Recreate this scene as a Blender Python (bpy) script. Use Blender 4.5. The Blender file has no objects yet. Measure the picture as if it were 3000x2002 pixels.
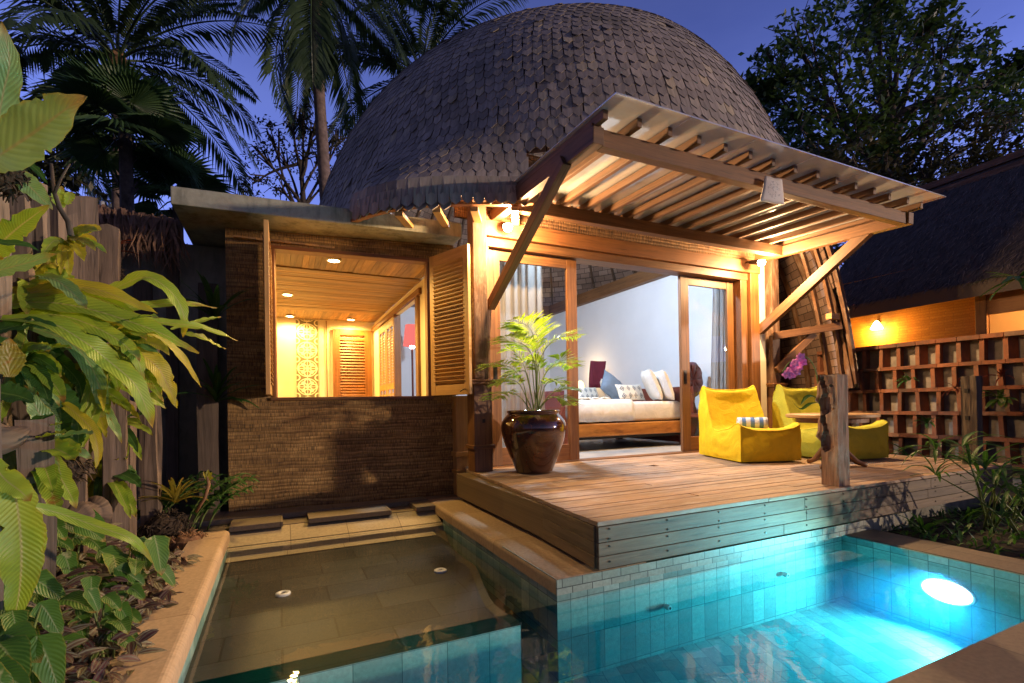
import bpy, bmesh, math, random
from mathutils import Vector as V, Matrix, noise as mnoise
random.seed(7)
R = random.random
def U(a, b): return a + (b - a) * random.random()
rad = math.radians
scene = bpy.context.scene
COL = scene.collection

# ------------------------------------------------------------------ camera
CF, CCY, YAW, PITCH, ROLL, CH = 1442.5, 1177.5, rad(25.36), rad(.33), rad(-.95), .65
fwd = V((math.sin(YAW)*math.cos(PITCH), math.cos(YAW)*math.cos(PITCH), math.sin(PITCH)))
rt = V((math.cos(YAW), -math.sin(YAW), 0)); upv = rt.cross(fwd)
rt2 = math.cos(ROLL)*rt + math.sin(ROLL)*upv
up2 = -math.sin(ROLL)*rt + math.cos(ROLL)*upv
CAM = V((0, 0, CH))
cam = bpy.data.objects.new('camera', bpy.data.cameras.new('camera')); COL.objects.link(cam)
cam.matrix_world = Matrix((( rt2.x, up2.x, -fwd.x, 0), (rt2.y, up2.y, -fwd.y, 0), (rt2.z, up2.z, -fwd.z, CH), (0, 0, 0, 1)))
cam.data.sensor_width = 36; cam.data.lens = 36*CF/3000
cam.data.shift_y = (CCY - 1001)/3000
cam.data.clip_start = .05; cam.data.clip_end = 500
scene.camera = cam
def at(x, y, d):                      # survey helper: photo direction and distance -> place in the garden
    return CAM + (rt2*((x-1500)/CF) - up2*((y-CCY)/CF) + fwd)*d
def aty(x, y, Y):
    r = rt2*((x-1500)/CF) - up2*((y-CCY)/CF) + fwd
    return CAM + r*(Y/r.y)
def atz(x, y, z):
    r = rt2*((x-1500)/CF) - up2*((y-CCY)/CF) + fwd
    return CAM + r*((z-CH)/r.z)
def atx(x, y, X):
    r = rt2*((x-1500)/CF) - up2*((y-CCY)/CF) + fwd
    return CAM + r*(X/r.x)

# ------------------------------------------------------------------ node helpers
def new_mat(name):
    m = bpy.data.materials.new(name); m.use_nodes = True
    nt = m.node_tree; nt.nodes.clear()
    out = nt.nodes.new('ShaderNodeOutputMaterial')
    return m, nt, out
def N(nt, typ, **kw):
    n = nt.nodes.new(typ)
    for k, v in kw.items():
        if k in n.inputs: n.inputs[k].default_value = v
        else: setattr(n, k, v)
    return n
def L(nt, a, b): nt.links.new(a, b)
def ramp(nt, fac, stops):
    r = nt.nodes.new('ShaderNodeValToRGB')
    e = r.color_ramp.elements
    while len(e) < len(stops): e.new(.5)
    for i, (p, c) in enumerate(stops):
        e[i].position = p; e[i].color = (*c, 1)
    L(nt, fac, r.inputs[0]); return r.outputs[0]
def mix(nt, typ, fac, a, b):
    m = nt.nodes.new('ShaderNodeMix'); m.data_type = 'RGBA'; m.blend_type = typ
    for s, v in ((m.inputs[0], fac), (m.inputs[6], a), (m.inputs[7], b)):
        if hasattr(v, 'links'): L(nt, v, s)
        else: s.default_value = v if not isinstance(v, tuple) else (*v, 1)
    return m.outputs[2]
def math_(nt, op, a, b=0.0, c=0.0):
    m = nt.nodes.new('ShaderNodeMath'); m.operation = op
    for i, v in enumerate((a, b, c)):
        if hasattr(v, 'links'): L(nt, v, m.inputs[i])
        else: m.inputs[i].default_value = v
    return m.outputs[0]
def uvmap(nt, sc, loc=(0, 0, 0), obj=False):
    t = nt.nodes.new('ShaderNodeTexCoord'); m = nt.nodes.new('ShaderNodeMapping')
    m.inputs['Scale'].default_value = sc; m.inputs['Location'].default_value = loc
    L(nt, t.outputs['Object' if obj else 'UV'], m.inputs[0]); return m.outputs[0]
def noise(nt, vec, scale, detail=4, rough=.55, dist=0):
    n = nt.nodes.new('ShaderNodeTexNoise'); n.inputs['Scale'].default_value = scale
    n.inputs['Detail'].default_value = detail; n.inputs['Roughness'].default_value = rough
    n.inputs['Distortion'].default_value = dist
    L(nt, vec, n.inputs['Vector']); return n.outputs['Fac']
def island(nt):
    return nt.nodes.new('ShaderNodeNewGeometry').outputs['Random Per Island']
def finish(nt, out, col, rough=.6, bump=None, bstr=.3, bdist=.01, metal=0, spec=.5, coat=0, **kw):
    p = nt.nodes.new('ShaderNodeBsdfPrincipled')
    for s, v in (('Base Color', col), ('Roughness', rough)):
        if hasattr(v, 'links'): L(nt, v, p.inputs[s])
        else: p.inputs[s].default_value = (*v, 1) if isinstance(v, tuple) else v
    p.inputs['Metallic'].default_value = metal; p.inputs['Specular IOR Level'].default_value = spec
    p.inputs['Coat Weight'].default_value = coat
    for k, v in kw.items(): p.inputs[k.replace('_', ' ')].default_value = v
    if bump is not None:
        b = nt.nodes.new('ShaderNodeBump'); b.inputs['Strength'].default_value = bstr; b.inputs['Distance'].default_value = bdist
        L(nt, bump, b.inputs['Height']); L(nt, b.outputs[0], p.inputs['Normal'])
    L(nt, p.outputs[0], out.inputs[0]); return p

# ------------------------------------------------------------------ materials
def wood(name, dark, lite, rough=.55, isl=.35, grain=26, crack=.5, bstr=.35, wear=None):
    m, nt, out = new_mat(name)
    v1 = uvmap(nt, (1.2, grain, 1)); v2 = uvmap(nt, (5, grain*5, 1)); v3 = uvmap(nt, (1, 1, 1))
    a = noise(nt, v1, 1.0, 5, .6, .8); b = noise(nt, v2, 1.0, 3, .6)
    g = math_(nt, 'ADD', math_(nt, 'MULTIPLY', a, .7), math_(nt, 'MULTIPLY', b, .3))
    col = ramp(nt, g, [(.28, dark), (.72, lite)])
    i = island(nt)
    hv = N(nt, 'ShaderNodeHueSaturation')
    L(nt, math_(nt, 'ADD', 1-isl*.5, math_(nt, 'MULTIPLY', i, isl)), hv.inputs['Value'])
    L(nt, math_(nt, 'ADD', .92, math_(nt, 'MULTIPLY', i, .16)), hv.inputs['Saturation'])
    L(nt, col, hv.inputs['Color']); col = hv.outputs[0]
    ck = ramp(nt, noise(nt, uvmap(nt, (2.2, grain*1.6, 1), (3, 7, 0)), 1, 3, .6), [(.30, (crack, crack, crack)), (.42, (1, 1, 1))])
    col = mix(nt, 'MULTIPLY', 1.0, col, ck)
    bl = ramp(nt, noise(nt, v3, 2.3, 4, .6), [(.3, (.75, .75, .75)), (.7, (1.08, 1.08, 1.08))])
    col = mix(nt, 'MULTIPLY', .9, col, bl)
    if wear:
        wf = ramp(nt, noise(nt, uvmap(nt, (2.5, 9, 1), (9, 2, 0)), 1.5, 5, .7), [(.5, (0, 0, 0)), (.66, (1, 1, 1))])
        col = mix(nt, 'MIX', math_(nt, 'MULTIPLY', wf, .7), col, wear)
    finish(nt, out, col, rough, math_(nt, 'ADD', g, math_(nt, 'MULTIPLY', ck, .5)), bstr, .004)
    return m
M = {}
M['teak'] = wood('teak_wood', (.085, .032, .010), (.30, .135, .045), .5, .3, 30)
M['teak_lintel'] = wood('lintel_wood', (.20, .07, .020), (.38, .15, .042), .5, .2, 30)
M['beam'] = wood('awning_wood', (.075, .030, .010), (.25, .115, .042), .6, .3, 28)
M['post'] = wood('old_post_wood', (.055, .024, .011), (.22, .105, .045), .7, .25, 22, .35, .8, (.27, .19, .13))
M['deck'] = wood('deck_wood', (.23, .14, .085), (.50, .34, .22), .6, .42, 24, .5, .5, (.42, .35, .29))
M['deckside'] = wood('deck_side_wood', (.09, .065, .04), (.26, .19, .115), .65, .25, 18, .5, .6)
M['grey'] = wood('weathered_wood', (.05, .038, .027), (.27, .20, .145), .8, .6, 20, .35, 1.0)
M['greydark'] = wood('dark_weathered_wood', (.05, .037, .026), (.16, .12, .085), .85, .5, 20, .4, .8)
M['pale'] = wood('louvre_wood', (.38, .20, .065), (.60, .37, .14), .5, .18, 22, .8, .2)
M['shadewood'] = wood('louvre_shade_wood', (.30, .16, .05), (.46, .27, .10), .55, .2, 22, .8, .2)
M['ceilwood'] = wood('ceiling_slat_wood', (.18, .10, .04), (.52, .32, .14), .55, .6, 16, .6, .2)
M['carved'] = wood('carved_dark_wood', (.10, .020, .012), (.26, .06, .03), .35, .2, 10, .6, .4)
M['bedrail'] = wood('burl_wood', (.16, .035, .008), (.72, .29, .04), .35, .2, 5, .5, .1)
M['sleeper'] = wood('sleeper_wood', (.10, .05, .03), (.46, .29, .19), .8, .2, 26, .22, 1.4, (.34, .30, .25))
def plain(name, col, rough=.6, var=.25, scale=6, bstr=.15, metal=0, spec=.5, coat=0, **kw):
    m, nt, out = new_mat(name)
    n = noise(nt, uvmap(nt, (1, 1, 1), obj=True), scale, 5, .6)
    lo = tuple(c*(1-var) for c in col); hi = tuple(min(1, c*(1+var)) for c in col)
    c = ramp(nt, n, [(.3, lo), (.7, hi)])
    finish(nt, out, c, rough, n, bstr, .01, metal, spec, coat, **kw)
    return m
def emit(name, col, s):
    m, nt, out = new_mat(name)
    e = N(nt, 'ShaderNodeEmission'); e.inputs[0].default_value = (*col, 1); e.inputs[1].default_value = s
    L(nt, e.outputs[0], out.inputs[0]); return m
# concrete slab with stains
def concrete(name, lo, hi, stain=(.05, .06, .04), sc=2.2):
    m, nt, out = new_mat(name)
    v = uvmap(nt, (1, 1, 1), obj=True)
    n1 = noise(nt, v, sc, 6, .65); n2 = noise(nt, v, sc*9, 4, .6)
    c = ramp(nt, n1, [(.3, lo), (.65, hi)])
    st = ramp(nt, noise(nt, uvmap(nt, (3, 3, .7), (4, 1, 2), obj=True), 2.5, 6, .7), [(.48, (0, 0, 0)), (.68, (1, 1, 1))])
    c = mix(nt, 'MIX', math_(nt, 'MULTIPLY', st, .65), c, stain)
    c = mix(nt, 'MULTIPLY', .35, c, ramp(nt, n2, [(.3, (.6, .6, .6)), (.7, (1.1, 1.1, 1.1))]))
    finish(nt, out, c, .8, math_(nt, 'ADD', n1, n2), .3, .01); return m
M['concrete'] = concrete('stained_concrete', (.26, .26, .20), (.42, .42, .33))
M['oldwall'] = concrete('grey_render', (.16, .16, .13), (.27, .26, .21), (.07, .08, .06), 1.2)
M['cream'] = plain('cream_plaster', (.72, .62, .42), .7, .08, 3, .05)
M['white'] = plain('white_plaster', (.80, .81, .83), .7, .03, 2, .03)
M['floor'] = plain('polished_concrete', (.42, .40, .37), .35, .18, 2.5, .05)
M['soil'] = plain('dark_soil', (.022, .017, .012), .95, .5, 30, .8)
M['ground'] = plain('garden_ground', (.03, .028, .02), .95, .5, 3, .5)
M['dark'] = plain('dark_opening', (.02, .017, .013), .8, .3)
M['metal'] = plain('dark_metal', (.05, .045, .04), .4, .2, 20, .05, 1)
M['plastic'] = plain('white_plastic', (.75, .77, .74), .35, .03)
M['pipe'] = plain('grey_pipe', (.40, .42, .42), .5, .1)
# woven chip panels: thin horizontal strips made of short upright fibres
def weave(name, cols, ysc=30, xsc=85, dark=.25):
    m, nt, out = new_mat(name)
    uv0 = uvmap(nt, (1, 1, 1)); dn = N(nt, 'ShaderNodeTexNoise'); dn.inputs['Scale'].default_value = 3.5; L(nt, uv0, dn.inputs['Vector'])
    va = N(nt, 'ShaderNodeVectorMath', operation='MULTIPLY_ADD'); L(nt, dn.outputs['Color'], va.inputs[0]); va.inputs[1].default_value = (.02, .045, 0); L(nt, uv0, va.inputs[2]); uv = va.outputs[0]
    sx = N(nt, 'ShaderNodeSeparateXYZ'); L(nt, uv, sx.inputs[0])
    row = math_(nt, 'FLOOR', math_(nt, 'MULTIPLY', sx.outputs[1], ysc))
    fr = math_(nt, 'FRACT', math_(nt, 'MULTIPLY', sx.outputs[1], ysc))
    cx = N(nt, 'ShaderNodeCombineXYZ'); L(nt, math_(nt, 'MULTIPLY', sx.outputs[0], xsc), cx.inputs[0]); L(nt, math_(nt, 'MULTIPLY', row, 3.7), cx.inputs[1])
    fib = noise(nt, cx.outputs[0], 1.0, 2, .5)
    cx2 = N(nt, 'ShaderNodeCombineXYZ'); L(nt, math_(nt, 'MULTIPLY', sx.outputs[0], 2.2), cx2.inputs[0]); L(nt, math_(nt, 'MULTIPLY', row, .37), cx2.inputs[1])
    big = noise(nt, cx2.outputs[0], 1.0, 4, .65, .4)
    sk = N(nt, 'ShaderNodeMapping'); sk.inputs['Scale'].default_value = (1.6, 55, 1); L(nt, uv, sk.inputs[0])
    big = math_(nt, 'ADD', math_(nt, 'MULTIPLY', big, .5), math_(nt, 'MULTIPLY', noise(nt, sk.outputs[0], 1, 4, .65), .5))
    wv = math_(nt, 'MULTIPLY', math_(nt, 'ADD', math_(nt, 'SINE', math_(nt, 'MULTIPLY', sx.outputs[0], xsc*4.2)), 1), .5)
    c = ramp(nt, big, [(.34, cols[0]), (.5, cols[1]), (.68, cols[2])])
    c = mix(nt, 'MULTIPLY', 1, c, ramp(nt, fib, [(.3, (dark, dark, dark)), (.6, (1.25, 1.2, 1.1))]))
    c = mix(nt, 'MULTIPLY', .45, c, ramp(nt, wv, [(.1, (.45, .45, .45)), (.5, (1.15, 1.15, 1.15))]))
    e = math_(nt, 'MULTIPLY', math_(nt, 'MINIMUM', fr, math_(nt, 'SUBTRACT', 1, fr)), 6)
    c = mix(nt, 'MULTIPLY', .22, c, ramp(nt, e, [(.1, (.25, .25, .25)), (.8, (1, 1, 1))]))
    finish(nt, out, c, .75, math_(nt, 'ADD', wv, math_(nt, 'ADD', fib, e)), .6, .004); return m
M['weave'] = weave('woven_fibre_panel', ((.07, .036, .012), (.29, .175, .062), (.55, .37, .15)), 30, 150, .30)
M['weaveband'] = weave('woven_fibre_band', ((.10, .045, .018), (.24, .12, .05), (.38, .22, .10)), 26, 70)
# stone tiles by brick texture on metre UVs
def tiles(name, c1, c2, mortar, bw, bh, msz=.004, rough=.5, off=.5, bstr=.3, extra=None, spec=.5):
    m, nt, out = new_mat(name)
    uv = uvmap(nt, (1, 1, 1))
    b = N(nt, 'ShaderNodeTexBrick'); L(nt, uv, b.inputs['Vector'])
    b.offset = off; b.inputs['Scale'].default_value = 1; b.inputs['Brick Width'].default_value = bw; b.inputs['Row Height'].default_value = bh
    b.inputs['Mortar Size'].default_value = msz; b.inputs['Mortar Smooth'].default_value = .2; b.inputs['Bias'].default_value = 0
    b.inputs['Color1'].default_value = (0, 0, 0, 1); b.inputs['Color2'].default_value = (1, 1, 1, 1); b.inputs['Mortar'].default_value = (.5, .5, .5, 1)
    n = noise(nt, uv, 7, 6, .7); n2 = noise(nt, uv, 45, 3, .6)
    t = math_(nt, 'ADD', math_(nt, 'MULTIPLY', b.outputs['Color'], .6), math_(nt, 'MULTIPLY', n, .4))
    c = ramp(nt, t, [(.15, c1), (.8, c2)])
    c = mix(nt, 'MULTIPLY', .5, c, ramp(nt, n2, [(.3, (.6, .6, .6)), (.7, (1.15, 1.15, 1.15))]))
    c = mix(nt, 'MIX', b.outputs['Fac'], c, mortar)
    h = math_(nt, 'SUBTRACT', math_(nt, 'MULTIPLY', n2, .4), b.outputs['Fac'])
    finish(nt, out, c, rough, h, bstr, .004, 0, spec); return m
M['poolwall'] = tiles('green_stone_wall_tile', (.10, .25, .235), (.33, .50, .45), (.05, .12, .115), .11, .21, .0024, .5, 0)
M['spafront'] = tiles('lit_green_step_tile', (.40, .58, .54), (.62, .76, .70), (.12, .22, .2), .22, .5, .002, .5, 0)  # paler than poolwall: the pool lamp's bright band is put into the tile colour
M['poolcope'] = tiles('green_stone_edge_tile', (.22, .27, .22), (.36, .42, .35), (.06, .07, .06), .13, .085, .003, .5)
M['poolfloor'] = tiles('green_stone_floor_tile', (.14, .28, .26), (.46, .60, .54), (.07, .14, .135), .20, .10, .002, .5)
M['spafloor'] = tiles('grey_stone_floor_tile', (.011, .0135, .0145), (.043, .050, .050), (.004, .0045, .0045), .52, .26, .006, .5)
M['cope'] = tiles('sandstone_coping', (.40, .29, .18), (.56, .42, .27), (.27, .19, .11), .9, 5, .003, .75)
M['copedark'] = tiles('dark_stone_coping', (.16, .13, .09), (.27, .22, .16), (.08, .07, .05), .9, .6, .003, .6)
M['stepface'] = tiles('stone_step_face', (.32, .27, .17), (.50, .43, .28), (.15, .12, .08), .45, 5, .003, .8, 0, .8)
# shingles
def shingle():
    m, nt, out = new_mat('ironwood_shingles')
    i = island(nt)
    v = uvmap(nt, (26, 3, 1)); g = noise(nt, v, 1, 4, .6)
    c = ramp(nt, i, [(0, (.26, .23, .20)), (.45, (.35, .31, .27)), (.85, (.41, .36, .31)), (.95, (.46, .41, .32)), (1, (.50, .42, .28))])
    c = mix(nt, 'MULTIPLY', 1, c, ramp(nt, g, [(.3, (.68, .68, .7)), (.7, (1.2, 1.2, 1.2))]))
    big = noise(nt, uvmap(nt, (1, 1, 1), obj=True), .55, 4, .6)
    c = mix(nt, 'MULTIPLY', 1, c, ramp(nt, big, [(.3, (.8, .82, .86)), (.7, (1.15, 1.1, 1.05))]))
    ms_ = ramp(nt, noise(nt, uvmap(nt, (1, 1, .35), (7, 2, 5), obj=True), 1.6, 6, .7), [(.50, (0, 0, 0)), (.66, (.55, .55, .55))])
    c = mix(nt, 'MIX', ms_, c, (.105, .10, .075))
    finish(nt, out, c, .8, g, .5, .004); return m
M['shingle'] = shingle()
# leaves: u across, v along; pale midrib and fine side veins
def leafmat(name, c1, c2, rib=(.30, .38, .12), trans=.35, veins=34, spot=None, rough=.42, band=None):
    m, nt, out = new_mat(name)
    uv = uvmap(nt, (1, 1, 1)); s = N(nt, 'ShaderNodeSeparateXYZ'); L(nt, uv, s.inputs[0])
    i = island(nt)
    ob = noise(nt, uvmap(nt, (1, 1, 1), obj=True), 4, 4, .6)
    c = ramp(nt, math_(nt, 'ADD', math_(nt, 'MULTIPLY', ob, .7), math_(nt, 'MULTIPLY', i, .35)), [(.3, c1), (.75, c2)])
    d = math_(nt, 'ABSOLUTE', math_(nt, 'SUBTRACT', s.outputs[0], .5))
    vv = math_(nt, 'ADD', math_(nt, 'MULTIPLY', s.outputs[1], veins), math_(nt, 'MULTIPLY', d, -7))
    w = math_(nt, 'SINE', math_(nt, 'MULTIPLY', vv, 6.283))
    c = mix(nt, 'MULTIPLY', .3, c, ramp(nt, math_(nt, 'ADD', math_(nt, 'MULTIPLY', w, .5), .5), [(0, (.72, .75, .7)), (.5, (1.05, 1.05, 1))]))
    c = mix(nt, 'MIX', ramp(nt, d, [(.012, (1, 1, 1)), (.04, (0, 0, 0))]), c, rib)
    if spot:
        tip = math_(nt, 'MULTIPLY', ramp(nt, math_(nt, 'ADD', s.outputs[1], math_(nt, 'MULTIPLY', math_(nt, 'SUBTRACT', ob, .5), .5)), [(.84, (0, 0, 0)), (.97, (1, 1, 1))]), .8)
        c = mix(nt, 'MIX', tip, c, (.34, .20, .05))
        ed = ramp(nt, math_(nt, 'ADD', d, math_(nt, 'MULTIPLY', math_(nt, 'SUBTRACT', noise(nt, uvmap(nt, (1, 1, 1), (2, 8, 4), obj=True), 14, 4, .7), .5), .35)), [(.44, (0, 0, 0)), (.54, (.7, .7, .7))])
        c = mix(nt, 'MIX', ed, c, (.42, .36, .06))
    if band: c = mix(nt, 'MIX', ramp(nt, math_(nt, 'ABSOLUTE', math_(nt, 'SUBTRACT', d, .26)), [(.07, (1, 1, 1)), (.12, (0, 0, 0))]), c, band)
    if spot:
        sp = ramp(nt, noise(nt, uvmap(nt, (1, 1, 1), (5, 3, 1), obj=True), spot[1], 4, .6), [(spot[2], (0, 0, 0)), (spot[2]+.05, (1, 1, 1))])
        c = mix(nt, 'MIX', sp, c, spot[0])
    p = finish(nt, out, c, rough, math_(nt, 'ADD', w, math_(nt, 'MULTIPLY', ob, 3)), .25, .004)
    t = N(nt, 'ShaderNodeBsdfTranslucent'); L(nt, mix(nt, 'MULTIPLY', 1, c, (1.5, 1.5, .8)), t.inputs[0])
    ms = N(nt, 'ShaderNodeMixShader'); ms.inputs[0].default_value = trans
    L(nt, p.outputs[0], ms.inputs[1]); L(nt, t.outputs[0], ms.inputs[2]); L(nt, ms.outputs[0], out.inputs[0])
    return m
M['fern'] = leafmat('fern_leaf', (.16, .33, .03), (.40, .50, .055), (.42, .44, .14), .35, 34, ((.26, .15, .03), 5, .66))
M['fernpale'] = leafmat('pale_fern_leaf', (.15, .33, .12), (.30, .44, .17), (.34, .36, .16), .3, 16, ((.16, .07, .03), 3.1, .72))
M['fernyel'] = leafmat('yellow_fern_leaf', (.34, .38, .03), (.50, .41, .04), (.46, .36, .10))
M['ferndk'] = leafmat('deep_green_leaf', (.020, .075, .016), (.06, .16, .03), (.12, .22, .06))
M['arrow'] = leafmat('arrowhead_leaf', (.045, .14, .022), (.11, .25, .04), (.22, .32, .12), .3, 12, ((.42, .45, .22), 9, .62))
M['trad'] = leafmat('striped_purple_leaf', (.055, .02, .03), (.12, .05, .05), (.07, .02, .03), .2, 3, None, .4, (.12, .11, .085))
M['tradpale'] = leafmat('striped_silver_leaf', (.07, .055, .035), (.13, .10, .055), (.09, .03, .04), .2, 3, None, .4, (.19, .20, .14))
M['brom'] = leafmat('bromeliad_leaf', (.10, .19, .025), (.44, .28, .04), (.34, .26, .05), .3, 4, ((.52, .15, .02), 6, .66))
M['bromred'] = leafmat('red_bromeliad_leaf', (.11, .02, .015), (.24, .06, .025), (.14, .03, .02), .3, 4)
M['palm'] = leafmat('palm_frond', (.030, .060, .024), (.065, .110, .038), (.03, .04, .02), .25, 3)
M['fan'] = leafmat('fan_palm_leaf', (.035, .085, .030), (.075, .140, .045), (.04, .07, .03), .25, 3)
M['potpalm'] = leafmat('pot_palm_leaf', (.10, .24, .025), (.34, .44, .05), (.4, .45, .12), .35, 3)
M['treeleaf'] = leafmat('tree_leaf', (.030, .075, .025), (.085, .150, .040), (.03, .05, .02), .3, 3)
M['treeleaf2'] = leafmat('dry_tree_leaf', (.035, .042, .020), (.080, .078, .030), (.03, .03, .02), .2, 3)
M['bark'] = plain('palm_bark', (.17, .125, .10), .9, .45, 9, 1)
M['barkdk'] = plain('dark_bark', (.06, .048, .038), .9, .4, 12, .8)
M['root'] = plain('root_fibre', (.05, .035, .022), .95, .6, 40, 1)
M['dryleaf'] = plain('dry_leaf', (.25, .14, .07), .8, .4, 20, .4)
M['thatchdry'] = plain('dry_thatch', (.17, .10, .065), .9, .5, 14, .6)
# fabrics
def fabric(name, col, scale=1, wr=.5):
    m, nt, out = new_mat(name)
    v = uvmap(nt, (1, 1, 1), obj=True)
    n1 = noise(nt, v, 5.5*scale, 5, .6, 1.4); n2 = noise(nt, v, 260, 2, .5)
    c = ramp(nt, n1, [(.3, tuple(x*.86 for x in col)), (.7, tuple(min(1, x*1.08) for x in col))])
    p = finish(nt, out, c, .75, math_(nt, 'ADD', n1, math_(nt, 'MULTIPLY', n2, .12)), wr, .022, 0, .3); return m
M['yellow'] = fabric('yellow_canvas', (.80, .56, .012))
M['lime'] = fabric('lime_canvas', (.50, .46, .035))
M['linen'] = fabric('white_linen', (.78, .74, .68), 1, .25)
M['curtain'] = None
M['bluec'] = fabric('slate_blue_cotton', (.13, .18, .25))
def curtain():
    m, nt, out = new_mat('sheer_curtain')
    p = N(nt, 'ShaderNodeBsdfDiffuse'); p.inputs[0].default_value = (.36, .34, .31, 1)
    t = N(nt, 'ShaderNodeBsdfTranslucent'); t.inputs[0].default_value = (.40, .37, .33, 1)
    tr = N(nt, 'ShaderNodeBsdfTransparent')
    a = N(nt, 'ShaderNodeMixShader'); a.inputs[0].default_value = .4; L(nt, p.outputs[0], a.inputs[1]); L(nt, t.outputs[0], a.inputs[2])
    b = N(nt, 'ShaderNodeMixShader'); b.inputs[0].default_value = .28; L(nt, a.outputs[0], b.inputs[1]); L(nt, tr.outputs[0], b.inputs[2])
    L(nt, b.outputs[0], out.inputs[0]); return m
M['curtain'] = curtain()
def glass(name, tint=(1, 1, 1), k=1.0, rough=0.0, base=.03):
    m, nt, out = new_mat(name)
    t = N(nt, 'ShaderNodeBsdfTransparent'); t.inputs[0].default_value = (*tint, 1)
    g = N(nt, 'ShaderNodeBsdfGlossy'); g.inputs['Roughness'].default_value = rough
    f = N(nt, 'ShaderNodeFresnel'); f.inputs[0].default_value = 1.45
    ge = N(nt, 'ShaderNodeNewGeometry')
    fac = math_(nt, 'MULTIPLY', math_(nt, 'MULTIPLY', f.outputs[0], k), math_(nt, 'SUBTRACT', 1, ge.outputs['Backfacing']))
    ms = N(nt, 'ShaderNodeMixShader'); L(nt, fac, ms.inputs[0]); L(nt, t.outputs[0], ms.inputs[1]); L(nt, g.outputs[0], ms.inputs[2])
    L(nt, ms.outputs[0], out.inputs[0]); return m
M['glass'] = glass('door_glass', (.97, .98, .98))
def frosted():
    m, nt, out = new_mat('frosted_roof_glass')
    t = N(nt, 'ShaderNodeBsdfTransparent'); t.inputs[0].default_value = (.86, .89, .89, 1)
    d = N(nt, 'ShaderNodeBsdfDiffuse'); d.inputs[0].default_value = (.82, .83, .81, 1)
    tl = N(nt, 'ShaderNodeBsdfTranslucent'); tl.inputs[0].default_value = (.82, .83, .81, 1)
    g = N(nt, 'ShaderNodeBsdfGlossy'); g.inputs['Roughness'].default_value = .15
    a = N(nt, 'ShaderNodeMixShader'); a.inputs[0].default_value = .3; L(nt, d.outputs[0], a.inputs[1]); L(nt, tl.outputs[0], a.inputs[2])
    n = noise(nt, uvmap(nt, (1, 1, 1), obj=True), 3, 4, .6)
    b = N(nt, 'ShaderNodeMixShader'); L(nt, ramp(nt, n, [(.3, (.55, .55, .55)), (.7, (.8, .8, .8))]), b.inputs[0]); L(nt, t.outputs[0], b.inputs[1]); L(nt, a.outputs[0], b.inputs[2])
    f = N(nt, 'ShaderNodeFresnel'); f.inputs[0].default_value = 1.4
    c = N(nt, 'ShaderNodeMixShader'); L(nt, math_(nt, 'MULTIPLY', f.outputs[0], .5), c.inputs[0]); L(nt, b.outputs[0], c.inputs[1]); L(nt, g.outputs[0], c.inputs[2])
    L(nt, c.outputs[0], out.inputs[0]); return m
M['roofglass'] = frosted()
def water(name, gloss, vol):
    m, nt, out = new_mat(name)
    t = N(nt, 'ShaderNodeBsdfTransparent'); t.inputs[0].default_value = (.97, .99, .99, 1)
    if gloss:
        g = N(nt, 'ShaderNodeBsdfGlossy'); g.inputs['Roughness'].default_value = .015
        v = uvmap(nt, (1, 1, 1), obj=True)
        b = N(nt, 'ShaderNodeBump'); b.inputs['Strength'].default_value = .10; b.inputs['Distance'].default_value = .02
        L(nt, noise(nt, v, 6, 3, .5, .6), b.inputs['Height']); L(nt, b.outputs[0], g.inputs['Normal'])
        f = N(nt, 'ShaderNodeFresnel'); f.inputs[0].default_value = 1.33
        ge = N(nt, 'ShaderNodeNewGeometry')
        fac = math_(nt, 'MINIMUM', math_(nt, 'MULTIPLY', math_(nt, 'MULTIPLY', f.outputs[0], 1.35), math_(nt, 'SUBTRACT', 1, ge.outputs['Backfacing'])), .9)
        ms = N(nt, 'ShaderNodeMixShader'); L(nt, fac, ms.inputs[0]); L(nt, t.outputs[0], ms.inputs[1]); L(nt, g.outputs[0], ms.inputs[2])
        L(nt, ms.outputs[0], out.inputs[0])
    else: L(nt, t.outputs[0], out.inputs[0])
    if vol:
        ab = N(nt, 'ShaderNodeVolumeAbsorption'); ab.inputs['Color'].default_value = (.06, .74, .84, 1); ab.inputs['Density'].default_value = 1.0
        sc = N(nt, 'ShaderNodeVolumeScatter'); sc.inputs['Color'].default_value = (.10, .50, 1, 1); sc.inputs['Density'].default_value = .13; sc.inputs['Anisotropy'].default_value = .5
        ad = N(nt, 'ShaderNodeAddShader'); L(nt, ab.outputs[0], ad.inputs[0]); L(nt, sc.outputs[0], ad.inputs[1])
        L(nt, ad.outputs[0], out.inputs['Volume'])
    return m
M['water'] = water('pool_water', True, True); M['waterside'] = water('pool_water_side', False, True); M['spawater'] = water('spa_water', True, False)

M['pot'] = plain('glazed_brown_pot', (.055, .018, .010), .07, .35, 4, .02, 0, .7, .6)
def bricks():
    m, nt, out = new_mat('terracotta_brick'); v = uvmap(nt, (1, 1, 1), obj=True)
    c = ramp(nt, island(nt), [(0, (.15, .055, .028)), (.5, (.25, .090, .040)), (.85, (.31, .12, .055)), (1, (.26, .16, .10))])
    n = noise(nt, v, 9, 6, .7); st = ramp(nt, noise(nt, uvmap(nt, (1, 1, .6), (3, 1, 2), obj=True), 3.5, 6, .7), [(.45, (0, 0, 0)), (.65, (.8, .8, .8))])
    c = mix(nt, 'MIX', st, c, (.09, .065, .045)); c = mix(nt, 'MULTIPLY', .6, c, ramp(nt, n, [(.3, (.6, .6, .6)), (.7, (1.2, 1.2, 1.2))]))
    finish(nt, out, c, .9, n, .6, .01); return m
M['terracotta'] = bricks()
M['wallback'] = plain('grey_back_wall', (.24, .21, .17), .85, .35, 8, .4)
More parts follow.
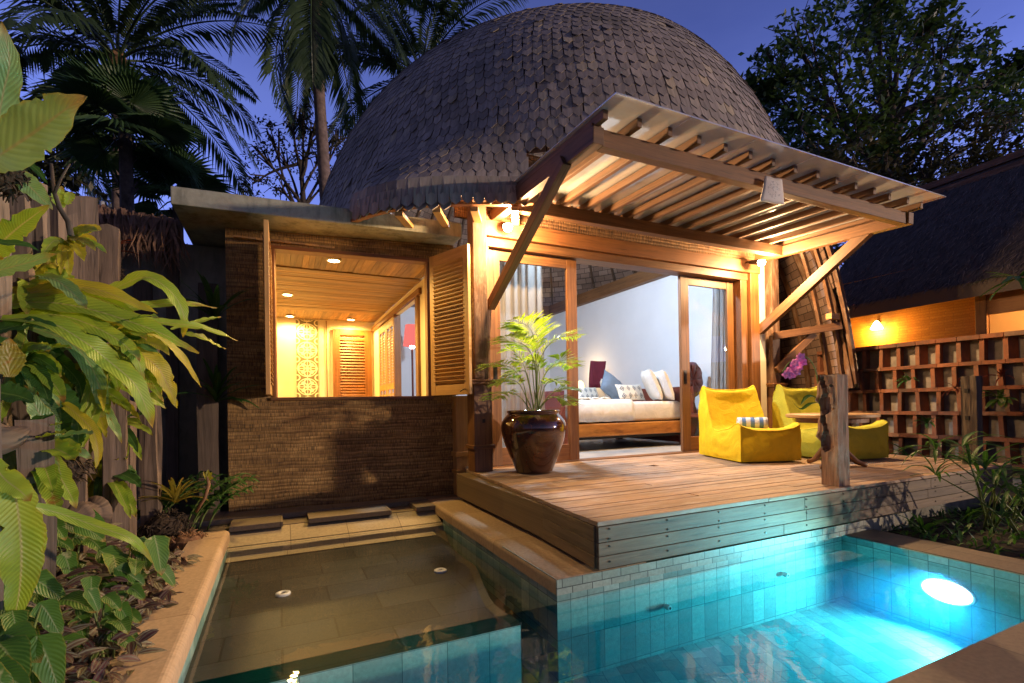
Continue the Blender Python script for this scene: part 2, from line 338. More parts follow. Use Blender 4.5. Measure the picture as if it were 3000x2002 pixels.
def thatchmat():
    m, nt, out = new_mat('dark_thatch')
    c = ramp(nt, island(nt), [(0, (.025, .02, .018)), (.6, (.08, .066, .055)), (1, (.22, .17, .13))]); finish(nt, out, c, .95, noise(nt, uvmap(nt, (1, 1, 1), obj=True), 40), .6); return m
M['thatch'] = thatchmat()
M['orangewall'] = tiles('woven_bamboo_wall', (.50, .19, .035), (.60, .25, .05), (.42, .15, .03), .33, .045, .004, .8, .37, .9)
M['housewood'] = wood('house_wood', (.22, .09, .03), (.42, .20, .07), .6, .3, 20)
M['orchid'] = plain('orchid_petal', (.85, .26, .68), .5, .25, 40, .1)
M['stem'] = plain('green_stem', (.14, .20, .05), .6, .2)
M['redcloth'] = fabric('dark_red_cloth', (.20, .025, .04))
M['flame'] = emit('lamp_glow', (1.0, .72, .42), 90)
M['down'] = emit('downlight_glow', (1.0, .72, .30), 45)
M['bulb'] = emit('cool_bulb_glow', (.85, .92, 1.0), 20)
M['lens'] = emit('pool_lamp_glow', (.80, .93, 1.0), 9)
M['sconce'] = emit('sconce_glow', (1.0, .68, .22), 30)
M['redshade'] = emit('red_shade_glow', (.75, .16, .14), 1.0)

# ------------------------------------------------------------------ mesh builder
class MB:
    def __init__(s): s.v = []; s.f = []; s.uv = []; s.mi = []; s.m = 0
    def face(s, pts, uvs=None):
        n = len(s.v); s.v += [V(p) for p in pts]; s.f.append(tuple(range(n, n+len(pts))))
        if uvs is None:
            a = (V(pts[1])-V(pts[0])); nrm = a.cross(V(pts[-1])-V(pts[0]))
            k = max(range(3), key=lambda i: abs(nrm[i])); ax = [i for i in range(3) if i != k]
            uvs = [(V(p)[ax[0]], V(p)[ax[1]]) for p in pts]
        s.uv.append(list(uvs)); s.mi.append(s.m)
    def hexa(s, p, ou=None, L_=None):   # p: 8 corners, 0-3 near end loop, 4-7 far end loop
        n = len(s.v); s.v += [V(q) for q in p]
        ou = (U(0, 50), U(0, 50)) if ou is None else ou
        l = (V(p[4])-V(p[0])).length
        ws = [(V(p[(i+1) % 4])-V(p[i])).length for i in range(4)]; acc = 0
        for i in range(4):
            j = (i+1) % 4
            s.f.append((n+i, n+j, n+4+j, n+4+i))
            s.uv.append([(ou[0], ou[1]+acc), (ou[0], ou[1]+acc+ws[i]), (ou[0]+l, ou[1]+acc+ws[i]), (ou[0]+l, ou[1]+acc)]); s.mi.append(s.m); acc += ws[i]+.01
        for q in ((3, 2, 1, 0), (4, 5, 6, 7)):
            s.f.append(tuple(n+i for i in q)); s.uv.append([(ou[0]+(.02 if k in (1, 2) else 0), ou[1]+(ws[0] if k > 1 else 0)) for k in range(4)]); s.mi.append(s.m)
    def beam(s, p0, p1, w, h, up=(0, 0, 1), taper=1):
        p0, p1 = V(p0), V(p1); d = (p1-p0).normalized(); u = V(up)
        if abs(d.dot(u)) > .98: u = V((0, 1, 0)) if abs(d.y) < .9 else V((1, 0, 0))
        sd = d.cross(u).normalized(); u = sd.cross(d)
        c = lambda p, k: [p-sd*w/2*k-u*h/2*k, p+sd*w/2*k-u*h/2*k, p+sd*w/2*k+u*h/2*k, p-sd*w/2*k+u*h/2*k]
        s.hexa(c(p0, 1)+c(p1, taper))
    def box(s, a, b):
        a, b = V(a), V(b); lo = V([min(a[i], b[i]) for i in range(3)]); hi = V([max(a[i], b[i]) for i in range(3)])
        d = hi-lo; k = max(range(3), key=lambda i: d[i]); o = [(k+1) % 3, (k+2) % 3]
        def P(e, i, j):
            q = V((0, 0, 0)); q[k] = hi[k] if e else lo[k]; q[o[0]] = hi[o[0]] if i else lo[o[0]]; q[o[1]] = hi[o[1]] if j else lo[o[1]]; return q
        s.hexa([P(e, i, j) for e in (0, 1) for (i, j) in ((0, 0), (1, 0), (1, 1), (0, 1))])
    def boxm(s, a, b):                   # box whose faces carry metre UVs by world axes
        (x0, y0, z0), (x1, y1, z1) = a, b
        s.face([(x0, y0, z1), (x1, y0, z1), (x1, y1, z1), (x0, y1, z1)]); s.face([(x0, y1, z0), (x1, y1, z0), (x1, y0, z0), (x0, y0, z0)])
        s.face([(x0, y0, z0), (x1, y0, z0), (x1, y0, z1), (x0, y0, z1)]); s.face([(x1, y1, z0), (x0, y1, z0), (x0, y1, z1), (x1, y1, z1)])
        s.face([(x0, y1, z0), (x0, y0, z0), (x0, y0, z1), (x0, y1, z1)]); s.face([(x1, y0, z0), (x1, y1, z0), (x1, y1, z1), (x1, y0, z1)])
    def tube(s, pts, rs, seg=8, cap=True):
        pts = [V(p) for p in pts]; n0 = len(s.v); ref = V((.3, .2, 1)).normalized(); acc = 0
        if not hasattr(rs, '__len__'): rs = [rs]*len(pts)
        for i, p in enumerate(pts):
            d = (pts[min(i+1, len(pts)-1)]-pts[max(i-1, 0)]).normalized()
            a = d.cross(ref)
            if a.length < .05: a = d.cross(V((1, 0, 0)))
            a.normalize(); b = d.cross(a)
            for k in range(seg):
                t = 2*math.pi*k/seg; s.v.append(p+(a*math.cos(t)+b*math.sin(t))*rs[i])
        for i in range(len(pts)-1):
            l = (pts[i+1]-pts[i]).length
            for k in range(seg):
                j = (k+1) % seg; q = n0+i*seg; s.f.append((q+k, q+j, q+seg+j, q+seg+k))
                u0, u1 = k/seg, (k+1)/seg; s.uv.append([(acc, u0*.3), (acc, u1*.3), (acc+l, u1*.3), (acc+l, u0*.3)]); s.mi.append(s.m)
            acc += l
        if cap:
            for q, r_ in ((n0, True), (n0+(len(pts)-1)*seg, False)):
                f = [q+k for k in range(seg)]; s.f.append(tuple(f if not r_ else f[::-1])); s.uv.append([(0, 0)]*seg); s.mi.append(s.m)
    def lathe(s, prof, c, seg=32):
        c = V(c); n0 = len(s.v)
        for r, z in prof:
            for k in range(seg):
                t = 2*math.pi*k/seg; s.v.append(c+V((r*math.cos(t), r*math.sin(t), z)))
        for i in range(len(prof)-1):
            for k in range(seg):
                j = (k+1) % seg; q = n0+i*seg; s.f.append((q+k, q+j, q+seg+j, q+seg+k)); s.uv.append([(k/seg, i), ((k+1)/seg, i), ((k+1)/seg, i+1), (k/seg, i+1)]); s.mi.append(s.m)
        for q in (0, len(prof)-1):
            if prof[q][0] > 1e-4:
                f = [n0+q*seg+k for k in range(seg)]; s.f.append(tuple(f if q else f[::-1])); s.uv.append([(0, 0)]*seg); s.mi.append(s.m)
    def surf(s, grid, closed=False, uvs=None):  # grid[i][j] of points
        n0 = len(s.v); m = len(grid[0])
        for row in grid: s.v += [V(p) for p in row]
        for i in range(len(grid)-1):
            for j in range(m-1):
                q = n0+i*m+j; s.f.append((q, q+1, q+m+1, q+m))
                if uvs: s.uv.append([uvs(i, j), uvs(i, j+1), uvs(i+1, j+1), uvs(i+1, j)])
                else: s.uv.append([(j/(m-1), i/(len(grid)-1)), ((j+1)/(m-1), i/(len(grid)-1)), ((j+1)/(m-1), (i+1)/(len(grid)-1)), (j/(m-1), (i+1)/(len(grid)-1))])
                s.mi.append(s.m)
    def build(s, name, mat, parent=None, smooth=False, kind=None, bevel=0):
        o_ = V((0, 0, 0)); q = parent
        while q is not None: o_ += q.location; q = q.parent
        me = bpy.data.meshes.new(name); me.from_pydata([v-o_ for v in s.v], [], s.f)
        lay = me.uv_layers.new(name='UVMap'); fl = [c for f in s.uv for uv in f for c in uv]
        lay.data.foreach_set('uv', fl)
        mats = mat if isinstance(mat, (list, tuple)) else [mat]
        for m in mats: me.materials.append(M[m] if isinstance(m, str) else m)
        if len(mats) > 1: me.polygons.foreach_set('material_index', s.mi)
        if smooth: me.polygons.foreach_set('use_smooth', [True]*len(s.f))
        me.update()
        o = bpy.data.objects.new(name, me); COL.objects.link(o); o.parent = parent
        if bevel:
            b = o.modifiers.new('bevel', 'BEVEL'); b.width = bevel; b.segments = 2; b.limit_method = 'ANGLE'
        if kind: o['kind'] = kind
        return o
def tag(o, label, cat, group=None):
    o['label'] = label; o['category'] = cat
    if group: o['group'] = group
    return o
def thing(name, label, cat, loc=(0, 0, 0), group=None):
    o = bpy.data.objects.new(name, None); COL.objects.link(o); o.location = loc; o.empty_display_size = .1
    return tag(o, label, cat, group)
def copy_tree(o, loc=None, rz=None, label=None):
    c = o.copy(); COL.objects.link(c)
    if loc is not None: c.location = loc
    if rz is not None: c.rotation_euler.z = rz
    if label: c['label'] = label
    for ch in list(o.children):
        k = ch.copy(); COL.objects.link(k); k.parent = c
        for g in list(ch.children):
            h = g.copy(); COL.objects.link(h); h.parent = k
    return c
def lamp(name, typ, loc, power, col, size=.05, rot=None, parent=None, **kw):
    l = bpy.data.lights.new(name, typ); l.energy = power; l.color = col
    if typ == 'AREA': l.shape = 'DISK'; l.size = size
    else: l.shadow_soft_size = size
    for k, v in kw.items(): setattr(l, k, v)
    o = bpy.data.objects.new(name, l); COL.objects.link(o)
    o_ = V((0, 0, 0)); q = parent
    while q is not None: o_ += q.location; q = q.parent
    o.parent = parent; o.location = V(loc)-o_
    if rot: o.rotation_euler = rot
    return o
def crom(pts, n):
    pts = [V(p) for p in pts]; P = [pts[0]*2-pts[1]]+pts+[pts[-1]*2-pts[-2]]; out = []
    k = len(pts)-1
    for i in range(n+1):
        t = i/n*k; a = min(int(t), k-1); t -= a; p0, p1, p2, p3 = P[a:a+4]
        out.append(.5*((2*p1)+(p2-p0)*t+(2*p0-5*p1+4*p2-p3)*t*t+(3*p1-p0-3*p2+p3)*t**3))
    return out
def leaf(mb, pts, width, n=(0, 0, 1), prof=None, fold=.25, wave=.12, seg=14, k=7, ph=None, cross=3):
    # a leaf along a curve: pts control points, width in metres, n the way its face looks
    c = crom(pts, seg); n = V(n); ph = U(0, 6) if ph is None else ph
    prof = prof or (lambda t: math.sin(math.pi*min(1, .06+t*.94))**.75*(1-.25*t))
    g = []; rg = [[1-.16*R()-(.45*R() if R() < .10 and seg > 12 else 0) if seg > 8 else 1 for _ in range(seg+1)] for _ in (0, 1)]
    for i, p in enumerate(c):
        d = (c[min(i+1, seg)]-c[max(i-1, 0)]).normalized()
        s = d.cross(n).normalized(); u = s.cross(d); t = i/seg; w = width*prof(t)/2; row = []
        for j in range(-cross, cross+1):
            a = j/cross
            row.append(p+s*a*w*(1 if abs(a) < .99 else rg[0 if a < 0 else 1][i])+u*(abs(a)*w*fold+wave*width*.5*abs(a)**1.5*math.sin(k*t*6.28+ph+(1.7 if a < 0 else 0))))
        g.append(row)
    mb.surf(g)
def arch(base, az, l, up=.9, droop=1.2, seg=5, lean=0):
    # control points of a leaf that rises then bends over
    p = V(base); out = [p.copy()]; e = up
    for i in range(seg):
        d = V((math.cos(az)*math.cos(e), math.sin(az)*math.cos(e), math.sin(e)))
        p = p+d*l/seg; out.append(p.copy()); e -= droop/seg
    return out

# ------------------------------------------------------------------ world and sun
world = bpy.data.worlds.new('World'); scene.world = world; world.use_nodes = True
wn = world.node_tree; wn.nodes.clear()
wo = wn.nodes.new('ShaderNodeOutputWorld'); bg = wn.nodes.new('ShaderNodeBackground')
sky = wn.nodes.new('ShaderNodeTexSky'); sky.sky_type = 'NISHITA'; sky.sun_disc = False
SUN_EL, SUN_AZ = rad(5.5), math.atan2(.76, -.65)
sky.sun_elevation = SUN_EL; sky.sun_rotation = SUN_AZ
sky.altitude = 0; sky.air_density = 1.0; sky.dust_density = .3; sky.ozone_density = 6
bw = wn.nodes.new('ShaderNodeRGBToBW'); L(wn, sky.outputs[0], bw.inputs[0])
duo = mix(wn, 'MIX', .85, sky.outputs[0], mix(wn, 'MULTIPLY', 1, bw.outputs[0], (1.85, 2.45, 7.7)))
# the afterglow stands over the dome: the zenith and the sky behind the garden are darker
tcw = wn.nodes.new('ShaderNodeTexCoord'); vm = wn.nodes.new('ShaderNodeVectorMath'); vm.operation = 'DOT_PRODUCT'
L(wn, tcw.outputs['Generated'], vm.inputs[0]); vm.inputs[1].default_value = (math.sin(YAW), math.cos(YAW), 0)
sz = wn.nodes.new('ShaderNodeSeparateXYZ'); L(wn, tcw.outputs['Generated'], sz.inputs[0])
ga = ramp(wn, math_(wn, 'ADD', math_(wn, 'MULTIPLY', vm.outputs['Value'], .5), .5), [(.30, (.46, .35, .23)), (.80, (1, 1, 1))])
gb = ramp(wn, sz.outputs[2], [(.05, (1.05, 1.0, .95)), (.40, (.92, .95, 1)), (.75, (.45, .48, .55))])
duo = mix(wn, 'MULTIPLY', 1, mix(wn, 'MULTIPLY', 1, duo, ga), gb)
cn = wn.nodes.new('ShaderNodeTexNoise'); cn.inputs['Scale'].default_value = 2.2; cn.inputs['Detail'].default_value = 5; cn.inputs['Roughness'].default_value = .55
cmp_ = wn.nodes.new('ShaderNodeMapping'); cmp_.inputs['Scale'].default_value = (1, 1, 2.6); L(wn, tcw.outputs['Generated'], cmp_.inputs[0]); L(wn, cmp_.outputs[0], cn.inputs['Vector'])
duo = mix(wn, 'MULTIPLY', 1, duo, ramp(wn, cn.outputs['Fac'], [(.35, (.86, .88, .92)), (.68, (1.16, 1.12, 1.04))]))
L(wn, duo, bg.inputs[0]); bg.inputs[1].default_value = .15
L(wn, bg.outputs[0], wo.inputs[0])
sl = bpy.data.lights.new('sun', 'SUN'); sl.energy = 1.6; sl.angle = rad(1.2); sl.color = (1, .72, .50)
so = bpy.data.objects.new('sun', sl); COL.objects.link(so)
sdir = V((math.sin(SUN_AZ)*math.cos(SUN_EL), math.cos(SUN_AZ)*math.cos(SUN_EL), math.sin(SUN_EL)))
so.rotation_euler = sdir.to_track_quat('Z', 'Y').to_euler()
scene.view_settings.view_transform = 'Standard'; scene.view_settings.look = 'None'
scene.view_settings.exposure = .36; scene.view_settings.gamma = 1
scene.render.engine = 'CYCLES'
scene.cycles.use_denoising = True
scene.cycles.max_bounces = 8; scene.cycles.diffuse_bounces = 4; scene.cycles.glossy_bounces = 4
scene.cycles.transparent_max_bounces = 24; scene.cycles.volume_bounces = 0
scene.cycles.sample_clamp_indirect = 4; scene.cycles.caustics_reflective = False; scene.cycles.caustics_refractive = False

# ================================================================== SETTING
WZ, CZ, FZ = -.43, -.29, -.86        # water level, coping level, pool floor (as it reads through the water)
PX0, PX1, PY0, PYW, PYB, SX = -.375, 3.83, 1.13, 2.31, 4.36, 1.345
g = MB()
GX = [-120, PX0-.03, PX1+.03, 120]; GY = [-120, PY0-.1, PYB+.03, 160]
for i in range(3):
    for j in range(3):
        if i == 1 and j == 1: continue
        g.face([(GX[i], GY[j], -.42), (GX[i+1], GY[j], -.42), (GX[i+1], GY[j+1], -.42), (GX[i], GY[j+1], -.42)])
g.build('ground', 'ground', kind='structure')
# pool basin: back wall, end wall, spa side wall, left wall, near wall
p = MB()
def vwall(mb, a, b, z0, z1, flip=False):
    a, b = V(a), V(b); l = (b-a).length; f = [(a.x, a.y, z0), (b.x, b.y, z0), (b.x, b.y, z1), (a.x, a.y, z1)]; uv = [(0, z0), (l, z0), (l, z1), (0, z1)]
    if flip: f.reverse(); uv.reverse()
    mb.face(f, uv)
T = -.375
p.boxm((SX, PYW, FZ-.1), (PX1+.2, PYW+.2, T)); p.boxm((PX1, PY0-.2, FZ-.1), (PX1+.2, PYW-.002, T))
p.boxm((SX, PYW+.2, FZ-.1), (SX+.2, PYB, T)); p.boxm((PX0-.2, PY0-.2, FZ-.1), (PX0, PYB+.3, T)); p.boxm((PX0, PY0-.2, FZ-.1), (PX1, PY0, WZ-.16)); p.face([(PX0, PY0, WZ-.159), (PX1, PY0, WZ-.159), (PX1, PY0-.075, WZ+.03), (PX0, PY0-.075, WZ+.03)][::-1])
p.build('pool_wall', 'poolwall', kind='structure')
p = MB(); p.face([(PX0, PY0, FZ), (PX1, PY0, FZ), (PX1, PYW, FZ), (PX0, PYW, FZ)], [(0, 0), (1.3, -4.2), (2.45, -3.8), (1.1, .4)])
p.build('pool_floor', 'poolfloor', kind='structure')
# spa platform with a wavy right-hand bench edge
def wz(x, y, z=WZ-.065): return atz(x, y, z)
edge = crom([wz(1299, 1543), wz(1318, 1598), wz(1352, 1634), wz(1393, 1665), wz(1415, 1715), wz(1440, 1765), wz(1478, 1800), wz(1515, 1818)], 28)
SZ = WZ-.065; YF = min(edge[-1].y, 2.307)
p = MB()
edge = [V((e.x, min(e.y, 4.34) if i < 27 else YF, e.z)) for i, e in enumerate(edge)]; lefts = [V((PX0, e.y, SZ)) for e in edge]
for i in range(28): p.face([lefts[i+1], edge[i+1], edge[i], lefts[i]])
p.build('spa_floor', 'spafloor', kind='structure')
p = MB()
for i in range(28):
    e0, e1 = edge[i], edge[i+1]; d = V((.045, .0, 0))
    p.face([e0-d, e1-d, e1+V((0, 0, .012)), e0+V((0, 0, .012))][::-1]); p.face([e0+V((0, 0, .012)), e1+V((0, 0, .012)), (e1.x, e1.y, FZ), (e0.x, e0.y, FZ)][::-1])
p.build('spa_bench_edge', 'spafloor', kind='structure')
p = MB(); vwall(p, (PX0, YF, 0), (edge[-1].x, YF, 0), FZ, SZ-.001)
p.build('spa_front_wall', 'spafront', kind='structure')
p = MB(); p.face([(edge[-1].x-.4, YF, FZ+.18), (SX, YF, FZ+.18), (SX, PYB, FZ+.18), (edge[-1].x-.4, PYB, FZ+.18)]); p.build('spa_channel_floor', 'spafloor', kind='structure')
# water body: L-shaped closed volume
w = MB(); e = .004
x0, x1, y0, y1, zb_, zt = PX0-e, PX1+e, PY0-.068, PYW+e, FZ-.02, WZ
w.face([(x0, y0, zt), (x1, y0, zt), (x1, y1, zt), (x0, y1, zt)]); w.m = 1
w.face([(x0, y1, zb_), (x1, y1, zb_), (x1, y0, zb_), (x0, y0, zb_)]); w.face([(x0, y0, zb_), (x1, y0, zb_), (x1, y0, zt), (x0, y0, zt)]); w.face([(x1, y1, zb_), (x0, y1, zb_), (x0, y1, zt), (x1, y1, zt)])
w.face([(x0, y1, zb_), (x0, y0, zb_), (x0, y0, zt), (x0, y1, zt)]); w.face([(x1, y0, zb_), (x1, y1, zb_), (x1, y1, zt), (x1, y0, zt)])
wob = w.build('water', ['water', 'waterside'], kind='structure')
bm = bmesh.new(); bm.from_mesh(wob.data); bmesh.ops.remove_doubles(bm, verts=bm.verts, dist=1e-5); bm.to_mesh(wob.data); bm.free()
w = MB(); w.face([(x0, y1, zt), (SX+e, y1, zt), (SX+e, PYB+e, zt), (x0, PYB+e, zt)]); w.build('water', 'spawater', kind='structure')
# copings
def roundslab(mb, x0, x1, y0, y1, z0, z1, side, r=.03):  # slab with a bullnose on one side
    n = 5; pr = []
    if side in '+x-x':
        xe = x1 if side == '+x' else x0; xb = x0 if side == '+x' else x1; sg = 1 if side == '+x' else -1
        pr = [(xb, z1)]+[(xe-sg*r+sg*r*math.sin(a), z1-r+r*math.cos(a)) for a in [math.pi/2*i/n for i in range(n+1)]]+[(xe, z0)]
        mb.surf([[(x, y, z) for x, z in pr] for y in (y0, y1)], uvs=lambda i, j: ((y0, y1)[i], pr[j][0]+pr[j][1]*.7))
        mb.face([(x, y0, z) for x, z in pr]+[(xb, y0, z0)]); mb.face([(x, y1, z) for x, z in pr][::-1]+[(xb, y1, z0)])
p = MB(); roundslab(p, PX0-.22, PX0+.018, -1.5, 4.42, T, CZ, '+x', .035); p.build('pool_coping', 'cope', kind='structure')
p = MB(); roundslab(p, SX-.015, SX+.6, PYW-.015, 5.0, T, CZ, '-x', .03); p.build('pool_coping', 'cope', kind='structure')
p = MB(); p.boxm((SX-.013, PYW-.022, T-.002), (PX1+.2, PYW-.012, CZ-.004)); p.boxm((SX-.008, PYW-.012, T), (PX1+.3, PYW+.7, CZ-.005)); p.build('pool_coping', 'poolcope', kind='structure')
p = MB(); p.boxm((PX0+.02, -1.5, -.6), (6.5, PY0-.07, WZ+.035)); p.boxm((PX1+.02, PY0-.07, -.6), (PX1+.35, PYW-.03, WZ+.06)); p.build('pool_coping', 'copedark', kind='structure')
# back step of the spa and the stone slabs on it
p = MB(); p.face([(PX0, PYB-.02, WZ-.012), (SX, PYB-.02, WZ-.012), (SX, 4.63, -.337), (PX0, 4.63, -.337)], [(0, 0), (1.72, 0), (1.72, .3), (0, .3)])
p.face([(PX0, PYB-.02, WZ-.2), (SX, PYB-.02, WZ-.2), (SX, PYB-.02, WZ-.012), (PX0, PYB-.02, WZ-.012)], [(0, .3), (1.72, .3), (1.72, .5), (0, .5)])
p.face([(PX0, PYB-.14, SZ+.008), (SX-.1, PYB-.14, SZ+.008), (SX-.1, PYB-.021, SZ+.012), (PX0, PYB-.021, SZ+.012)], [(0, .3), (1.72, .3), (1.72, .5), (0, .5)])
p.build('spa_step', 'stepface', kind='structure')
p = MB(); p.boxm((-1.2, 4.62, -.5), (2.2, 5.3, -.335)); p.build('stone_terrace', 'copedark', kind='structure')
for x0, x1 in ((-.37, .02), (.22, .92), (1.15, 1.335)):
    p = MB(); p.boxm((x0, 4.55, -.336), (x1, 4.853, CZ-.006)); p.build('coping_slab', 'copedark', kind='structure', bevel=.008)
p = MB(); p.boxm((-1.0, 4.855, -.33), (1.75, 5.24, CZ+.003)); p.build('stone_terrace', 'copedark', kind='structure')
p = MB(); p.boxm((-1.3, -1, -.5), (PX0-.18, 5.25, CZ-.055)); p.build('planting_bed', 'soil', kind='structure')
# deck
deck = []
p = MB(); y = 2.24
while y < 4.78:
    x = 1.565+(y-2.234)*.062; ends = [x]+sorted(U(x+.8, 6.2) for _ in range(2))+[6.4]
    for a, b in zip(ends, ends[1:]):
        if b-a > .15: p.box((a+.0015, y, -.026), (b-.0015, min(y+.0895, 4.78), 0+U(-.002, .002)))
    y += .098
p.build('deck', 'deck', kind='structure', bevel=.003)
p = MB()
for k, (z0, z1) in enumerate(((-.115, -.029), (-.19, -.118), (-.262, -.193))):
    xs = [1.567, U(3, 3.6), U(4.6, 5.2), 6.4]
    for a, b in zip(xs, xs[1:]): p.box((a+.001, 2.236, z0), (b-.001, 2.262, z1))
    p.beam((1.569, 2.264, (z0+z1)/2), (1.712, 4.56, (z0+z1)/2), .02, z1-z0)
p.box((1.60, 2.30, -.255), (6.3, 4.7, -.03))
p.build('deck_side', 'deckside', kind='structure', bevel=.003)
p = MB()
for x in [1.64+.42*i for i in range(11)]:
    for z in (-.045, -.1, -.14, -.225): p.lathe([(.0055, 0), (.0055, .004)], (0, 0, 0), 8); n = len(p.v); [p.v.__setitem__(i, V((x+U(-.004, .004)+p.v[i].x*1, 2.2355-p.v[i].z, z+p.v[i].y))) for i in range(n-16, n)]
p.build('deck_screws', 'metal', kind='structure')
# spa jets and wall jets
for i, (x, y, lab) in enumerate(((830, 1593, 'white ring jet at the back left of the dark spa floor, below the step'), (1181, 1560, 'white ring jet on the spa floor near the back right corner'), (829, 1737, 'white ring jet on the dark stone spa floor, nearest the camera on the left'), (1290, 1670, 'white ring jet beside the curved bench edge in the spa'))):
    c = atz(x, y, SZ+.012); p = MB()
    p.lathe([(.016, -.004), (.018, .003), (.034, .004), (.043, .0), (.044, -.012)], c, 28)
    o = p.build('spa_jet', 'plastic', smooth=True); p = MB(); p.lathe([(.001, -.003), (.0165, -.003)], c, 16); p.build('opening', 'dark', o); tag(o, lab, 'jet', 'white jets in the spa floor')
for (x, y, lab) in ((1948, 1775, 'white wall jet low on the lit pool wall, close to the spa corner'), (2292, 1681, 'white wall jet in the brightest patch of the pool wall')):
    c = aty(x, y, PYW-.001); t = thing('pool_jet', lab, 'jet', c, 'jets in the pool wall'); p = MB()
    p.tube([c+V((0, .01, 0)), c+V((0, -.018, 0))], [.013, .013], 14); p.tube([c+V((0, -.016, 0)), c+V((0, -.0445, 0))], [.018, .016], 14); p.build('nozzle', 'plastic', t)
    p = MB(); p.tube([c+V((0, -.0445, 0)), c+V((0, -.0465, 0))], [.008, .008], 12); p.build('opening', 'metal', t)
# pool lamp
lc = V((PX1, 1.66, -.585)); t = thing('pool_lamp', 'big round white pool lamp shining in the end wall under water', 'lamp', lc)
p = MB(); n_ = 40
p.tube([lc+V((.02, 0, 0)), lc+V((-.012, 0, 0))], [.15, .145], n_); [setattr(q, 'z', lc.z+(q.z-lc.z)*.52) for q in p.v]; p.build('housing', 'plastic', t)
p = MB(); p.tube([lc+V((-.0125, 0, 0)), lc+V((-.016, 0, 0))], [.132, .130], n_); [setattr(q, 'z', lc.z+(q.z-lc.z)*.52) for q in p.v]; p.build('lens', 'lens', t)
lamp('lamp_light', 'AREA', lc+V((-.04, 0, 0)), 43, (.24, .86, 1.0), .20, (0, rad(84), rad(-9)), t, spread=rad(140))

# ================================================================== VILLA
villa = thing('domed_villa', 'round villa under a high shingled dome with open glass doors', 'villa', (3.9, 6.0, 0))
DC = (4.108, 7.477); DA, DB, DZ, DH, DN, DM = 3.829, 4.353, .775, 5.385, 1.837, 2.561
def sm(a, b, x):
    t = max(0, min(1, (x-a)/(b-a))); return t*t*(3-2*t)
def dome(phi, z, off=0):
    k = 1 if z <= DZ else max(0, 1-((z-DZ)/DH)**DM)**(1/DM)
    c, s = math.cos(phi), math.sin(phi); r = (abs(c)**DN+abs(s)**DN)**(-1/DN)
    x, y = c*r*DA*k, s*r*DB*k
    gfac = 1
    if x > 0 and z < 3.7: gfac = 1+.155*((3.7-max(z, .8))/2.8)**.55*sm(.3, 2.2, x)
    if x < 0 and y < 0 and z < 3.6: gfac = 1+.165*sm(3.6, 2.35, z)*sm(1.9, 2.9, -x)*sm(.6, 1.9, -y)*(1 if -x < 3.0 else 0)
    rr = math.hypot(x, y) or 1e-6; q = (rr*gfac+off)/rr
    return V((DC[0]+x*q, DC[1]+y*q, z))
def domez(s):                            # height after walking s metres up the slope
    return s
# meridian table: arc length against height, on a mean radius of 4
tab = []; zz = .8; acc = 0; prev = None
while True:
    k = 1 if zz <= DZ else max(0, 1-((zz-DZ)/DH)**DM)**(1/DM)
    pt = (4.0*k, zz)
    if prev: acc += math.hypot(pt[0]-prev[0], pt[1]-prev[1])
    tab.append((acc, zz, k)); prev = pt
    if zz >= DZ+DH-.0005: break
    zz = min(zz+.02 if k > .5 else zz+.003, DZ+DH-.0004)
SLEN = acc
def zs(s):
    s = max(0, min(SLEN, s)); a, b = 0, len(tab)-1
    while b-a > 1:
        m = (a+b)//2
        if tab[m][0] <= s: a = m
        else: b = m
    t = (s-tab[a][0])/max(1e-9, tab[b][0]-tab[a][0]); return tab[a][1]+(tab[b][1]-tab[a][1])*t
def keep(q):                             # where the shell has shingles
    x, y, z = q
    if y < 6.0 and 2.13 < x < 5.6 and z < 3.02: return False
    if x >= 5.6 and y < 4.06 and z < (3.02 if x < 6.3 else 2.85): return False
    if x < 2.15:
        lim = 2.50-max(0, 2.13-x)*.10 if x > .66 and y < 5.6 else 2.95
        if z < lim: return False
    if x < 4.1 and y > 6.0 and z < 2.95: return False
    return True
sh = MB(); row = 0; s = 0
NTH = 720
